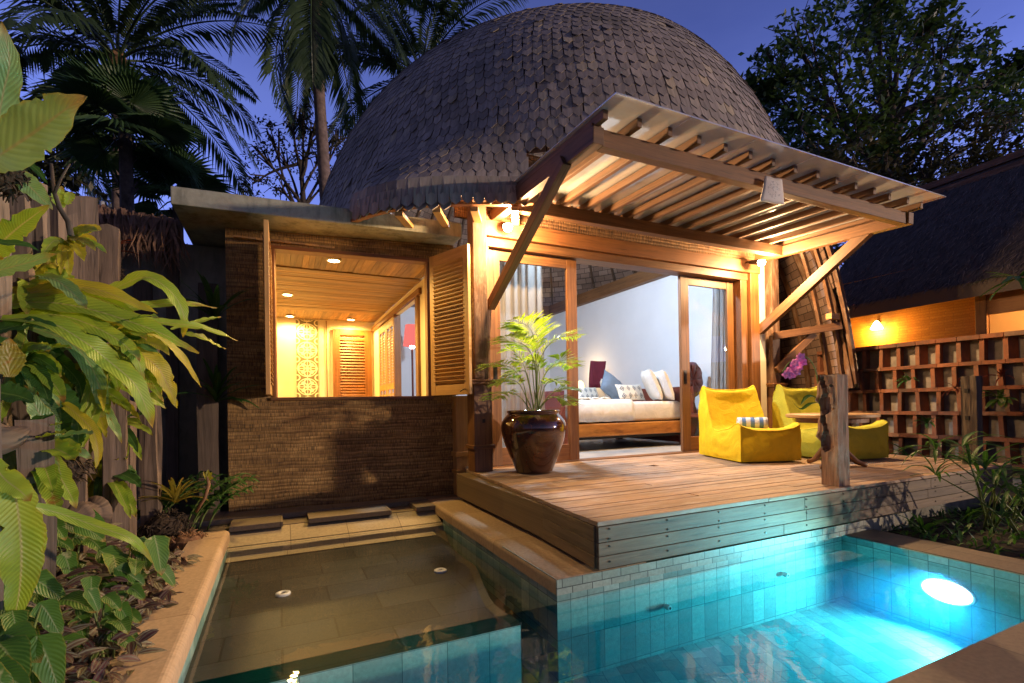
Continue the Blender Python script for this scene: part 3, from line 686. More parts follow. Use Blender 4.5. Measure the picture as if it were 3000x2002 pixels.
while s < SLEN-.05:
    z = zs(s+.05)
    # walk the perimeter at this height
    pts = [dome(2*math.pi*i/NTH-math.pi, z) for i in range(NTH+1)]
    cum = [0]
    for i in range(NTH): cum.append(cum[-1]+(pts[i+1]-pts[i]).length)
    n = max(8, int(cum[-1]/.104)); j = 0
    for k in range(n):
        a = (k+(row % 2)*.5+U(-.05, .05))/n*cum[-1] % cum[-1]
        while cum[j+1] < a and j < NTH-1: j += 1
        if cum[j] > a: j = 0
        while cum[j+1] < a and j < NTH-1: j += 1
        def phi_of(b):
            jj = j
            b %= cum[-1]
            while jj > 0 and cum[jj] > b: jj -= 1
            while jj < NTH-1 and cum[jj+1] < b: jj += 1
            return 2*math.pi*(jj+(b-cum[jj])/(cum[jj+1]-cum[jj]))/NTH-math.pi
        w2 = .104*U(.44, .49); js = s+U(-.010, .010)
        q = dome(phi_of(a), zs(js+.05))
        if not keep(q): continue
        lift = U(.007, .012)*(1 if R() > .04 else 2.2); tw = U(-.003, .003)
        pL, pR, pM = phi_of(a-w2), phi_of(a+w2), phi_of(a)
        P = lambda ph, ds, o: dome(ph, zs(js+ds), o)
        tl, tr = P(pL, .165, .002), P(pR, .165, .002); ml, mr, tip = P(pL, .036, lift+tw), P(pR, .036, lift-tw), P(pM, -.012, lift+.003)
        b_ml, b_mr, b_t = P(pL, .036, lift+tw-.011), P(pR, .036, lift-tw-.011), P(pM, -.012, lift-.008)
        if (tl-tr).length > .16 or (tl-tip).length > .3: continue
        o = U(0, 40)
        nn = len(sh.v); sh.v += [tl, ml, tip, mr, tr, b_ml, b_t, b_mr]
        for f, uv in (((0, 1, 2, 3, 4), [(o, .17), (o, .04), (o+.05, 0), (o+.1, .04), (o+.1, .17)]), ((1, 5, 6, 2), [(o, 0)]*4), ((2, 6, 7, 3), [(o, 0)]*4), ((0, 5, 1), [(o, 0)]*3), ((3, 7, 4), [(o, 0)]*3)):
            sh.f.append(tuple(nn+i for i in f)); sh.uv.append(uv); sh.mi.append(0)
    s += .112; row += 1
# ragged crest of ridge shingles
for i in range(110):
    ph = U(-math.pi, math.pi); z = DZ+DH-U(.0, .05)**1.0*U(.3, 1); q = dome(ph, min(z, DZ+DH-.002), 0)
    a = U(0, 6.28); l = U(.08, .14); d = V((math.cos(a), math.sin(a), U(-.1, .12)))*l; e_ = V((-math.sin(a), math.cos(a), 0))*.04
    q = q+V((0, 0, .03)); sh.hexa([q-e_-V((0, 0, .012)), q+e_-V((0, 0, .012)), q+e_, q-e_, q+d-e_-V((0, 0, .012)), q+d+e_-V((0, 0, .012)), q+d+e_, q+d-e_])
roof = sh.build('shingle_roof', 'shingle', villa)
# inner lining and ribs
lin = MB(); NZ, NP = 44, 120; zl = [zs(SLEN*i/NZ) for i in range(NZ+1)]
for i in range(NZ):
    for j in range(NP):
        a, b = 2*math.pi*j/NP-math.pi, 2*math.pi*(j+1)/NP-math.pi
        q = [dome(a, zl[i], -.05), dome(b, zl[i], -.05), dome(b, zl[i+1], -.05), dome(a, zl[i+1], -.05)]
        if all(keep(x) for x in q) and (q[0]-q[1]).length < .6 and (q[0]-q[3]).length < .6: lin.face(q, [(j*.2, i*.17), (j*.2+.2, i*.17), (j*.2+.2, i*.17+.17), (j*.2, i*.17+.17)])
M['lining'] = tiles('roof_underside_boards', (.22, .13, .09), (.44, .29, .21), (.05, .03, .02), .24, .11, .006, .8)
lin.build('lining', 'lining', roof)
rb = MB()
for j in range(44):
    ph = 2*math.pi*(j+.5)/44-math.pi; path = [dome(ph, zl[i], -.10) for i in range(NZ-3)]
    path = [q for q in path if keep(q+V((0, 0, -.02)))]
    for a, b in zip(path[::2], path[2::2]): rb.beam(a, b, .045, .07, (0, 0, 1))
rb.build('rafters', 'post', roof)
# warm-lit curved eave board and rafter ends on the left, rim on the right
ev = MB(); ek = MB(); tl_ = []
ph = -math.pi/2-.2
while ph > -math.pi:
    z = 2.5
    for _ in range(6): q = dome(ph, z); z = 2.50-(2.13-q.x)*.10
    if q.x < 2.14:
        if tl_ and (q-tl_[-1]).length > .25: break
        if not tl_ or (q-tl_[-1]).length > .055: tl_.append(q)
    ph -= .003
for a, b in zip(tl_, tl_[1:]): ev.beam(a+V((.01, .035, .012)), b+V((.01, .035, .012)), .05, .022)
ev.build('eave_board', 'teak_lintel', roof)
for off, dz in ((.0, .0), (.05, .085)):   # hanging shingles that follow the sloping eave
    acc = off
    for a, b in zip(tl_, tl_[1:]):
        l = (b-a).length; d = (b-a).normalized(); o = V((d.y, -d.x, 0)); o = o if o.y < 0 else -o
        while acc < l:
            q = a+d*acc+V((0, 0, dz-.015))+o*(.030-dz*.18); w = .049; j = U(-.008, .008)
            ek.face([q-d*w+V((0, 0, .035+j)), q+V((0, 0, j)), q+d*w+V((0, 0, .035+j)), q+d*w+V((0, 0, .19))-o*.03, q-d*w+V((0, 0, .19))-o*.03], [(0, .04), (.05, 0), (.1, .04), (.1, .17), (0, .17)])
            acc += .104
        acc -= l
ek.build('eave_shingles', 'shingle', roof)
ev = MB()
for i in (3, 9, 15, 21): ev = MB(); q = tl_[i]; ev.beam(q+V((.01, .02, -.035)), q+V((.25, .5, .02)), .07, .04); ev.build('rafter_tail', 'pale', roof)

rim = MB(); q0 = None
for i in range(15):
    z = .86+(3.25-.86)*i/14
    q = min((dome(-math.pi/2+k*.004, z) for k in range(0, 400)), key=lambda q: abs(q.y-4.08)); q = V((q.x, q.y, z))
    if q0:
        rim.beam(q0+V((-.05, -.01, 0)), q+V((-.05, -.01, 0)), .05, .07, (1, 0, 0)); rim.beam(q0+V((-.16, .10, 0)), q+V((-.16, .10, 0)), .04, .06, (1, 0, 0)); rim.beam(q0+V((-.27, .22, 0)), q+V((-.27, .22, 0)), .04, .06, (1, 0, 0))
    q0 = q
rim.build('roof_rim', 'post', roof)
# facade: lintel, weave band, jambs
FY = 4.62
b = MB(); b.box((1.88, FY-.05, 2.365), (5.93, FY+.06, 2.525)); b.build('lintel', 'teak_lintel', villa, bevel=.006)
b = MB(); b.face([(1.6, FY-.01, 2.52), (6.25, FY-.01, 2.52), (6.25, FY-.01, 3.3), (1.6, FY-.01, 3.3)]); b.face([(6.25, FY+.03, 2.52), (1.6, FY+.03, 2.52), (1.6, FY+.03, 3.3), (6.25, FY+.03, 3.3)]); b.build('woven_band', 'weaveband', villa)
for i in range(15):
    b = MB(); x = 2.25+i*.26; b.beam((x, FY-.30, 2.70), (x, FY-.015, 2.715), .035, .05); b.build('rafter_end', 'post', villa)
b = MB(); b.box((1.86, FY+.0, 2.27), (5.9, FY+.19, 2.363)); b.build('door_track', 'teak', villa, bevel=.004)
fr = MB(); fr.box((1.875, FY+.0, 0), (1.955, FY+.16, 2.268)); fr.box((5.60, FY-.0, 0), (5.72, FY+.14, 2.268)); fr.box((5.735, FY-.045, 0), (5.90, FY+.12, 2.363)); fr.box((1.95, FY+.05, -.02), (5.6, FY+.2, .012))
fr.build('door_frame', 'teak', villa, bevel=.005)
for x0, x1, y0 in ((5.905, 6.03, -.03), (1.79, 1.87, .02)): b = MB(); b.box((x0, FY+y0, 0), (x1, FY+.1, 2.7)); b.build('plaster_edge', 'cream', villa)
def slider(x0, x1, y, handle_x, lab):
    d = MB(); z1 = 2.265; sw = .12
    d.box((x0, y, .02), (x0+sw*1.15, y+.045, z1)); d.box((x1-sw*1.05, y, .02), (x1, y+.045, z1)); d.box((x0+sw*1.15, y+.004, .02), (x1-sw*1.05, y+.041, .20)); d.box((x0+sw*1.15, y+.004, z1-.11), (x1-sw*1.05, y+.041, z1))
    o = d.build('sliding_door', 'teak', villa, bevel=.004); o['label'] = lab
    q = MB(); q.box((x0+sw*1.15-.004, y+.018, .195), (x1-sw*1.05+.004, y+.025, z1-.105)); q.build('glass', 'glass', o)
    q = MB(); q.box((handle_x-.022, y-.006, .88), (handle_x+.022, y+.002, 1.05)); q.box((handle_x-.009, y-.010, .91), (handle_x+.009, y-.004, 1.02)); q.build('handle', 'metal', o)
slider(1.96, 3.045, FY+.055, 2.03, 'left glass sliding door behind the potted palm')
slider(4.645, 5.60, FY+.115, 4.70, 'right glass sliding door behind the yellow bean bag')
# interior shell of the bedroom
b = MB(); b.box((1.75, FY+.2, -.08), (6.3, 10.6, .01)); b.build('bedroom_floor', 'floor', villa)
b = MB(); b.boxm((6.05, FY+.16, 0), (6.15, 10.7, 2.80)); b.boxm((1.75, 10.55, 0), (6.1, 10.65, 2.8)); b.build('bedroom_wall', 'white', villa)
b = MB(); b.box((5.93, FY+.35, 2.80), (6.18, 10.6, 3.02)); b.box((3.3, 10.3, 2.80), (5.9, 10.5, 3.0)); b.build('wall_plate', 'beam', villa)
# awning
aw = MB(); AX0, AX1, AYF, AYB = 1.98, 5.96, 2.80, 4.20
zf, zb = 2.445, 2.50
aw.beam((AX0+.045, AYF+.0, zf+.06), (AX0+.045, 4.62, zb+.085), .09, .12); aw.beam((AX1-.045, AYF+.0, zf+.06), (AX1-.045, 4.62, zb+.085), .09, .12)
aw.box((AX0+.092, AYF+.02, zf), (AX1-.092, AYF+.10, zf+.125)); aw.box((AX0+.092, AYB, zb+.005), (AX1-.092, AYB+.09, zb+.13))
aw.beam((AX0+.045, AYF+.02, zf+.135), (AX0+.045, 4.5, zb+.16), .085, .03)
awn = aw.build('awning', 'beam', villa, bevel=.005); awn['label'] = 'glass roofed timber awning over the deck'
for i in range(15):
    x = AX0+.04+(AX1-AX0-.08)*i/14
    r = MB(); r.beam((x, AYF-.10+U(-.012, .012), zf+.156), (x, 4.55, zb+.172), .042, .062); r.build('rafter', 'beam', awn, bevel=.003)
gx = [AX0-.01, 2.62, 3.30, 3.98, 4.66, 5.34, AX1+.03]
for a, c in zip(gx, gx[1:]):
    r = MB(); r.hexa([(a+.003, 2.535, zf+.184), (c-.003, 2.535, zf+.184), (c-.003, 2.535, zf+.193), (a+.003, 2.535, zf+.193), (a+.003, 4.5, zb+.208), (c-.003, 4.5, zb+.208), (c-.003, 4.5, zb+.217), (a+.003, 4.5, zb+.217)]); r.build('glass_panel', 'roofglass', awn)
r = MB(); r.beam((1.97, 4.63, 1.66), (1.985, 3.17, 2.49), .075, .10); r.build('brace', 'beam', awn, bevel=.004)
r = MB(); r.beam((5.93, 4.60, 1.60), (5.93, 3.20, 2.52), .075, .12); r.build('brace', 'beam', awn, bevel=.004)
# columns
def column(x, y, base, capz, top, lab, w=.15, pw=.19):
    c = MB(); c.box((x-w/2, y-w/2, capz), (x+w/2, y+w/2, top)); o = c.build('column', 'post', villa, bevel=.008); o['label'] = lab
    c = MB(); h = capz-base
    c.box((x-pw/2, y-pw/2, base), (x+pw/2, y+pw/2, capz-.05)); c.box((x-pw/2-.03, y-pw/2-.03, capz-.05), (x+pw/2+.03, y+pw/2+.03, capz-.02)); c.box((x-pw/2-.045, y-pw/2-.045, capz-.02), (x+pw/2+.045, y+pw/2+.045, capz)); c.box((x-pw/2-.02, y-pw/2-.02, base+.25*h), (x+pw/2+.02, y+pw/2+.02, base+.29*h))
    c.build('plinth', 'teak', o, bevel=.006)
    for z in (base+.78*h, base+.55*h): c = MB(); c.box((x-.012, y-pw/2-.002, z-.018), (x+.02, y-pw/2+.006, z+.018)); c.build('peg_hole', 'metal', o)
column(1.80, 4.55, .0, .90, 2.72, 'left column beside the shuttered window')
column(6.16, 4.60, .0, .88, 2.75, 'right column behind the yellow bean bags')
c = MB(); c.box((1.66, 4.86, -.30), (1.80, 4.99, .75)); c.box((1.64, 4.83, .12), (1.82, 5.0, .17)); c.box((1.645, 4.84, -.06), (1.815, 5.0, -.02)); o = c.build('corner_plinth', 'pale', villa, bevel=.006)
# bracket on the right
c = MB(); c.beam(aty(2266, 985, 4.52), aty(2462, 955, 4.12), .07, .10); c.build('bracket', 'beam', villa, bevel=.004)
c = MB(); c.beam(aty(2276, 1086, 4.50), aty(2384, 978, 4.30), .06, .09); c.build('bracket', 'beam', villa, bevel=.004)
c = MB(); q = aty(2440, 928, 4.15); c.box(q-V((.09, .04, .04)), q+V((.09, .04, .04))); c.build('bracket_block', 'pale', villa, bevel=.003)
p = MB(); p.boxm((PX1+.205, 2.30, -.6), (4.78, 2.36, CZ-.006)); p.build('pool_surround', 'concrete', kind='structure'); p = MB(); p.boxm((4.79, 2.40, -.6), (6.4, 2.46, -.266)); p.build('deck_foundation', 'oldwall', kind='structure')
c = MB(); c.boxm((6.30, 4.75, -.05), (6.34, 9.5, 2.7)); c.build('side_wall', 'greydark', villa)

# ------------------------------------------------------------------ wall lamps
for nm, q, lab in (('l', V((2.09, 4.47, 2.43)), 'bright wall lamp at the left end of the door lintel, near the shutter'), ('r', V((5.64, 4.36, 2.43)), 'bright wall lamp at the right end of the door lintel')):
    t = thing('wall_lamp', lab, 'lamp', (q.x, FY-.05, q.z), 'wall lamps above the glass doors')
    p = MB(); p.tube([(q.x, FY-.012, q.z+.05), (q.x, FY-.09, q.z+.06), (q.x, FY-.12, q.z+.03)], .008, 8); p.tube([(q.x, FY-.006, q.z+.05), (q.x, FY-.02, q.z+.05)], .035, 16); p.build('bracket', 'metal', t)
    p = MB(); p.tube([(q.x, FY-.12, q.z+.045), (q.x, q.y, q.z+.01)], [.024, .040], 18); p.build('shade', 'metal', t)
    p = MB(); p.lathe([(.002, -.055), (.034, -.042), (.048, -.008), (.043, .016), (.012, .026)], (q.x, q.y-.03, q.z), 18); p.build('bulb', 'flame', t, True)
    lamp('lamp_light', 'POINT', (q.x, q.y-.17, q.z-.04), 140, (1.0, .62, .30), .035, None, t)
    lamp('lamp_light', 'SPOT', (q.x, q.y-.17, q.z-.04), 150, (1.0, .62, .30), .035, V((0, .55, .80)).to_track_quat('Z', 'Y').to_euler(), t, spot_size=rad(168), spot_blend=.4)

# ================================================================== BATHROOM ANNEX
BA = rad(4.9); BU = V((math.cos(BA), -math.sin(BA), 0)); BN = V((-math.sin(BA), -math.cos(BA), 0)); B0 = V((-.42, 5.16, 0))
def bw(s, z, o=0): return B0+BU*s+BN*o+V((0, 0, z))
annex = thing('bathroom_annex', 'flat roofed bathroom wing clad in brown woven fibre with an open shuttered window', 'annex', (.6, 5.0, -.3))
def bbox(mb, s0, s1, z0, z1, o0, o1, metre=False):
    if metre:
        c = [bw(s0, z0, o1), bw(s1, z0, o1), bw(s1, z1, o1), bw(s0, z1, o1)]; mb.face(c, [(s0, z0), (s1, z0), (s1, z1), (s0, z1)])
        d = [bw(s0, z0, o0), bw(s1, z0, o0), bw(s1, z1, o0), bw(s0, z1, o0)]; mb.face(d[::-1], [(s0, z0), (s1, z0), (s1, z1), (s0, z1)])
        mb.face([d[0], c[0], c[3], d[3]]); mb.face([c[1], d[1], d[2], c[2]]); mb.face([c[3], c[2], d[2], d[3]]); mb.face([d[0], d[1], c[1], c[0]])
    elif s1-s0 > z1-z0: mb.hexa([bw(s0, z0, o0), bw(s0, z0, o1), bw(s0, z1, o1), bw(s0, z1, o0), bw(s1, z0, o0), bw(s1, z0, o1), bw(s1, z1, o1), bw(s1, z1, o0)])
    else: mb.hexa([bw(s0, z0, o0), bw(s1, z0, o0), bw(s1, z0, o1), bw(s0, z0, o1), bw(s0, z1, o0), bw(s1, z1, o0), bw(s1, z1, o1), bw(s0, z1, o1)])
WS0, WS1, WB, WT = .375, 1.865, .755, 2.185
p = MB()
bbox(p, 0, WS0, -.30, 2.40, -.11, 0, True); bbox(p, WS0, WS1, -.30, WB, -.11, 0, True); bbox(p, WS0, WS1, WT, 2.40, -.11, 0, True); bbox(p, WS1, 2.13, -.30, 2.40, -.11, 0, True)
p.build('wall', 'weave', annex)
p = MB(); bbox(p, WS0-.02, WS1+.02, WB-.03, WB-.001, -.13, .03); bbox(p, WS0-.005, WS1+.005, WT-.035, WT-.001, -.12, .012); bbox(p, WS0-.001, WS0+.03, WB, WT-.036, -.12, .012); bbox(p, WS1-.03, WS1+.001, WB, WT-.036, -.12, .012)
p.build('window_frame', 'teak', annex, bevel=.004)
p = MB(); p.hexa([(-.76, 4.70, 2.30), (1.70, 4.70, 2.352), (1.70, 9.6, 2.352), (-.76, 9.6, 2.30), (-.76, 4.70, 2.445), (1.70, 4.70, 2.497), (1.70, 9.6, 2.497), (-.76, 9.6, 2.445)]); o = p.build('roof_slab', 'concrete', annex, bevel=.008)
def shutter(hinge, end, z0, z1, lab, mat):
    hinge, end = V(hinge), V(end); d = (end-hinge); w = d.length; d.normalize(); n = V((d.y, -d.x, 0)); t = .036
    def P(a, z, o): return hinge+d*a+n*o+V((0, 0, z))
    m = MB()
    def b(a0, a1, c0, c1):
        if a1-a0 > c1-c0: m.hexa([P(a0, c0, -t/2), P(a0, c0, t/2), P(a0, c1, t/2), P(a0, c1, -t/2), P(a1, c0, -t/2), P(a1, c0, t/2), P(a1, c1, t/2), P(a1, c1, -t/2)])
        else: m.hexa([P(a0, c0, -t/2), P(a1, c0, -t/2), P(a1, c0, t/2), P(a0, c0, t/2), P(a0, c1, -t/2), P(a1, c1, -t/2), P(a1, c1, t/2), P(a0, c1, t/2)])
    fw = .075
    b(0, fw, z0, z1); b(w-fw, w, z0, z1); b(fw+.001, w-fw-.001, z0, z0+.10); b(fw+.001, w-fw-.001, z1-.12, z1)
    sh_ = m.build('shutter', mat, annex, bevel=.003); sh_['label'] = lab
    m = MB(); k = 30; hh = (z1-z0-.22)/k
    for i in range(k):
        z = z0+.10+hh*(i+.5)
        m.hexa([P(fw-.01, z-.028, -.030), P(fw-.01, z-.020, -.030), P(fw-.01, z+.028, .030), P(fw-.01, z+.020, .030), P(w-fw+.01, z-.028, -.030), P(w-fw+.01, z-.020, -.030), P(w-fw+.01, z+.028, .030), P(w-fw+.01, z+.020, .030)])
    m.build('louvres', mat, sh_)
    m = MB(); m.tube([P(w-.05, z0+.05, t/2), P(w-.05, z0+.05, t/2+.03), P(w-.10, z0+.03, t/2+.03)], .006, 8); m.build('latch', 'metal', sh_)
h = bw(WS1+.01, 0, .03); shutter((h.x, h.y, 0), (1.655, 4.40, 0), .755, 2.19, 'right louvred shutter swung out beside the column', 'pale')
h = bw(WS0-.02, 0, .03); shutter((h.x, h.y, 0), (-.075, 4.46, 0), .765, 2.19, 'left louvred shutter seen edge on', 'pale')
# inside
p = MB(); p.boxm((-.40, 5.25, -.05), (-.35, 9.4, 2.29)); p.boxm((-.35, 9.3, -.05), (1.6, 9.4, 2.29)); p.build('inner_wall', 'cream', annex)
p = MB(); p.boxm((-.40, 5.2, -.1), (1.75, 9.4, -.05)); p.build('inner_floor', 'floor', annex)
p = MB()
x = -.35
while x < 1.6: p.box((x+.001, 5.08, 2.205+U(0, .006)), (x+.058, 5.92, 2.225)); p.box((x+.001, 8.42, 2.205+U(0, .006)), (x+.058, 9.3, 2.225)); x += .06
y = 5.925
while y < 8.4: p.box((-.35, y+.001, 2.190+U(0, .008)), (1.6, y+.058, 2.215)); y += .06
p.build('ceiling', 'ceilwood', annex)
# right-hand inner wall: solid part, doorway to the bedroom, louvred wardrobe doors
p = MB(); p.box((1.60, 5.06, -.05), (1.66, 6.02, 2.19)); p.box((1.60, 7.45, 1.98), (1.66, 9.3, 2.19)); p.box((1.60, 6.02, 2.02), (1.66, 7.449, 2.19)); p.box((1.601, 8.72, -.05), (1.66, 9.3, 1.979)); p.build('partition', 'cream', annex)
p = MB(); p.box((1.565, 6.0, -.05), (1.665, 6.12, 2.02)); p.box((1.565, 7.36, -.05), (1.665, 7.45, 2.02)); p.box((1.56, 5.9, 2.025), (1.598, 9.28, 2.10)); p.build('door_frame', 'teak', annex, bevel=.004)
for y0, y1 in ((7.46, 8.08), (8.09, 8.71)):
    m = MB(); fw = .08
    m.box((1.585, y0, -.04), (1.615, y0+fw, 1.975)); m.box((1.585, y1-fw, -.04), (1.615, y1, 1.975))
    for z in (-.04, .92, 1.89): m.box((1.586, y0+fw, z), (1.614, y1-fw, z+.085))
    m.box((1.587, (y0+y1)/2-.03, .05), (1.613, (y0+y1)/2+.03, 1.88)); o = m.build('wardrobe_door', 'pale', annex)
    m = MB()
    for z in [.075+i*.045 for i in range(40)]:
        if .88 < z < 1.02: continue
        m.hexa([(1.588, y0+fw, z-.02), (1.592, y0+fw, z-.02), (1.612, y0+fw, z+.02), (1.608, y0+fw, z+.02), (1.588, y1-fw, z-.02), (1.592, y1-fw, z-.02), (1.612, y1-fw, z+.02), (1.608, y1-fw, z+.02)])
    m.build('louvres', 'pale', o)
# back wall: patterned tile strip and louvred cabinet door
def quatrefoil():
    m, nt, out = new_mat('patterned_cement_tile')
    uv = uvmap(nt, (1/.32, 1/.32, 1)); s = N(nt, 'ShaderNodeSeparateXYZ'); L(nt, uv, s.inputs[0])
    fx = math_(nt, 'SUBTRACT', math_(nt, 'FRACT', s.outputs[0]), .5); fy = math_(nt, 'SUBTRACT', math_(nt, 'FRACT', s.outputs[1]), .5)
    ax, ay = math_(nt, 'ABSOLUTE', fx), math_(nt, 'ABSOLUTE', fy)
    def ring(cx, cy, r, w):
        d = math_(nt, 'SQRT', math_(nt, 'ADD', math_(nt, 'POWER', math_(nt, 'SUBTRACT', ax, cx), 2), math_(nt, 'POWER', math_(nt, 'SUBTRACT', ay, cy), 2)))
        return math_(nt, 'LESS_THAN', math_(nt, 'ABSOLUTE', math_(nt, 'SUBTRACT', d, r)), w)
    t = ring(0, .27, .14, .03)
    for a in ((.27, 0, .14, .03), (0, 0, .06, .03), (.5, .5, .15, .03), (0, 0, .44, .025), (.2, .2, .04, .05)): t = math_(nt, 'MAXIMUM', t, ring(*a))
    cr = math_(nt, 'LESS_THAN', math_(nt, 'MINIMUM', ax, ay), .016); t = math_(nt, 'MAXIMUM', t, cr)
    finish(nt, out, mix(nt, 'MIX', t, (.17, .14, .07), (.80, .72, .50)), .4); return m
M['quatre'] = quatrefoil()
xa, xb = aty(868, 1050, 9.29).x, aty(932, 1050, 9.29).x
p = MB(); p.face([(xa, 9.285, 0), (xb, 9.285, 0), (xb, 9.285, 2.19), (xa, 9.285, 2.19)], [(0, .1), (.32, .1), (.32, 2.29), (0, 2.29)]); p.build('tile_strip', 'quatre', annex)
xa, xb = aty(975, 1050, 9.29).x, aty(1088, 1050, 9.29).x; za, zb_ = aty(1000, 1157, 9.29).z, aty(1000, 966, 9.29).z
m = MB(); fw = .12; za = .5
m.box((xa, 9.25, za), (xa+fw, 9.295, zb_)); m.box((xb-fw, 9.25, za), (xb, 9.295, zb_)); m.box((xa+fw, 9.251, zb_-.10), (xb-fw, 9.294, zb_)); m.box((xa+fw, 9.251, za), (xb-fw, 9.294, za+.36)); o = m.build('cabinet_door', 'teak_lintel', annex, bevel=.004)
m = MB(); z = za+.39
while z < zb_-.12: m.hexa([(xa+fw, 9.255, z-.022), (xa+fw, 9.26, z-.026), (xa+fw, 9.288, z+.022), (xa+fw, 9.283, z+.026), (xb-fw, 9.255, z-.022), (xb-fw, 9.26, z-.026), (xb-fw, 9.288, z+.022), (xb-fw, 9.283, z+.026)]); z += .052
m.build('louvres', 'teak_lintel', o)
m = MB(); q = aty(958, 1100, 9.28); m.box((q.x-.008, 9.275, 0), (q.x+.008, 9.285, 2.19)); m.build('seam', 'teak', annex)
for i, (x, y, lab, pw) in enumerate(((.54, 5.43, 'biggest ceiling downlight, just inside the bathroom window', 26), (.126, 7.30, 'bathroom ceiling downlight beside the left shutter, second from the window', 26), (.19, 9.0, 'bathroom ceiling downlight above the patterned tiles', 26), (1.165, 9.0, 'bathroom ceiling downlight above the louvred cabinet door', 26))):
    t = thing('downlight', lab, 'downlight', (x, y, 2.19), 'bathroom ceiling downlights'); p = MB()
    p.lathe([(.075, .0), (.075, -.008), (.058, -.010), (.056, .0)], (x, y, 2.19), 24); p.build('trim', 'plastic', t)
    p = MB(); p.lathe([(.055, -.003), (.03, -.009), (.001, -.010)], (x, y, 2.19), 24); p.build('diffuser', 'down', t, True)
    lamp('lamp_light', 'SPOT', (x, y, 2.165), pw*5.2, (1.0, .60, .16), .05, None, t, spot_size=rad(172), spot_blend=.5)

# ================================================================== BEDROOM THINGS
def cushion(c, w, h, d, rz, tilt, mat, name, label, cat, roll=0, group=None, uvs=1):
    n = 12; g1 = []; g2 = []
    mt = Matrix.Rotation(rz, 4, 'Z') @ Matrix.Rotation(tilt, 4, 'X') @ Matrix.Rotation(roll, 4, 'Y')
    for i in range(n+1):
        r1 = []; r2 = []
        for j in range(n+1):
            a, b = 2*i/n-1, 2*j/n-1
            th = ((1-a**4)*(1-b**4))**.6; pk = 1-.10*(1-a*a)*(abs(b)**3)-.0; pk2 = 1-.10*(1-b*b)*abs(a)**3
            x, z = b*w/2*pk2*(1-.06*(1-a*a)*abs(b)), a*h/2*(1-.06*(1-b*b)*abs(a))
            e = U(-.004, .004)
            r1.append(V(c)+mt @ V((x, -d/2*th+e, z))); r2.append(V(c)+mt @ V((x, d/2*th, z)))
        g1.append(r1); g2.append(r2)
    m = MB(); m.surf(g1); m.surf([r[::-1] for r in g2]); o = m.build(name, mat, None, True); return tag(o, label, cat, group)
bed = thing('bed', 'double bed with a burl wood side rail, dark carved ends and a white sheet', 'bed', (4.5, 6.2, 0))
BY0, BY1 = 5.5, 7.1
for y0, y1 in ((BY0-.03, BY0+.04), (BY1, BY1+.05)): p = MB(); p.box((3.50, y0, .20), (5.42, y1, .375)); p.build('side_rail', 'bedrail', bed, bevel=.012)
p = MB(); p.box((3.52, BY0+.045, .16), (5.4, BY1-.002, .30)); p.build('slat_base', 'dark', bed)
def sleigh(x, sg, h):
    g = []; 
    for i in range(15):
        t = i/14; z = .05+t*(h-.05); off = .10*math.sin(t*math.pi*1.2-.4)+(.13*max(0, t-.7)/.3 if t > .7 else 0)
        g.append((x+sg*off, z, .045+.03*math.sin(t*6)))
    m = MB()
    for s_ in (0,):
        ring = [[(a-e, y, z) for y in (BY0-.06, BY0+.3, BY0+.8, BY1-.2, BY1+.06)] for a, z, e in g]+[[(a+e, y, z) for y in (BY0-.06, BY0+.3, BY0+.8, BY1-.2, BY1+.06)] for a, z, e in g[::-1]]
        m.surf(ring+[ring[0]])
        for y in (BY0-.06, BY1+.06):
            for i in range(14): a, b = g[i], g[i+1]; q = [(a[0]-a[2], y, a[1]), (a[0]+a[2], y, a[1]), (b[0]+b[2], y, b[1]), (b[0]-b[2], y, b[1])]; m.face(q if y < 6 else q[::-1])
    return m
sleigh(3.40, -1, .82).build('footboard', 'carved', bed, True); sleigh(5.48, 1, .88).build('headboard', 'carved', bed, True)
p = MB()
for x in (3.42, 5.44):
    for y in (BY0+.02, BY1-.02): p.box((x-.05, y-.05, .01), (x+.05, y+.05, .2))
p.build('legs', 'carved', bed, bevel=.01)
p = MB(); p.box((3.52, BY0+.02, .385), (5.40, BY1-.02, .665)); o = p.build('mattress', 'linen', bed, True, bevel=.05)
g = []
for i in range(21):
    x = 3.50+.98*i/20; row = []
    prof = [(BY0-.015, .40), (BY0-.02, .52), (BY0-.012, .63), (BY0+.03, .685), (BY0+.3, .69), (BY1-.3, .69), (BY1+.0, .67), (BY1+.02, .4)]
    for k, (y, z) in enumerate(prof): row.append((x, y+(.006*math.sin(x*40)+U(-.003, .003) if k < 3 else 0), z+(.004*math.sin(x*17+k) if k > 2 else .004*math.sin(x*23))))
    g.append(row)
m = MB(); m.surf(g); bl = m.build('blanket', 'linen', bed, True); sd = bl.modifiers.new('thick', 'SOLIDIFY'); sd.thickness = .012
def ikat():
    m, nt, out = new_mat('patterned_cushion_cloth')
    uv = uvmap(nt, (4.5, 2.2, 1)); s = N(nt, 'ShaderNodeSeparateXYZ'); L(nt, uv, s.inputs[0])
    fx = math_(nt, 'ABSOLUTE', math_(nt, 'SUBTRACT', math_(nt, 'FRACT', s.outputs[0]), .5)); fy = math_(nt, 'ABSOLUTE', math_(nt, 'SUBTRACT', math_(nt, 'FRACT', s.outputs[1]), .5))
    d = math_(nt, 'ADD', math_(nt, 'MULTIPLY', fx, 1.3), fy)
    c = ramp(nt, d, [(.10, (.05, .08, .12)), (.16, (.5, .46, .38)), (.24, (.55, .5, .42)), (.30, (.06, .09, .14)), (.37, (.07, .1, .15)), (.42, (.62, .58, .50))])
    finish(nt, out, c, .8); return m
M['ikat'] = ikat()
cushion((5.22, 5.72, .90), .50, .48, .16, rad(68), rad(-20), 'linen', 'white_pillow', 'upright white pillow nearest the carved headboard', 'pillow', 0, 'white pillows on the bed')
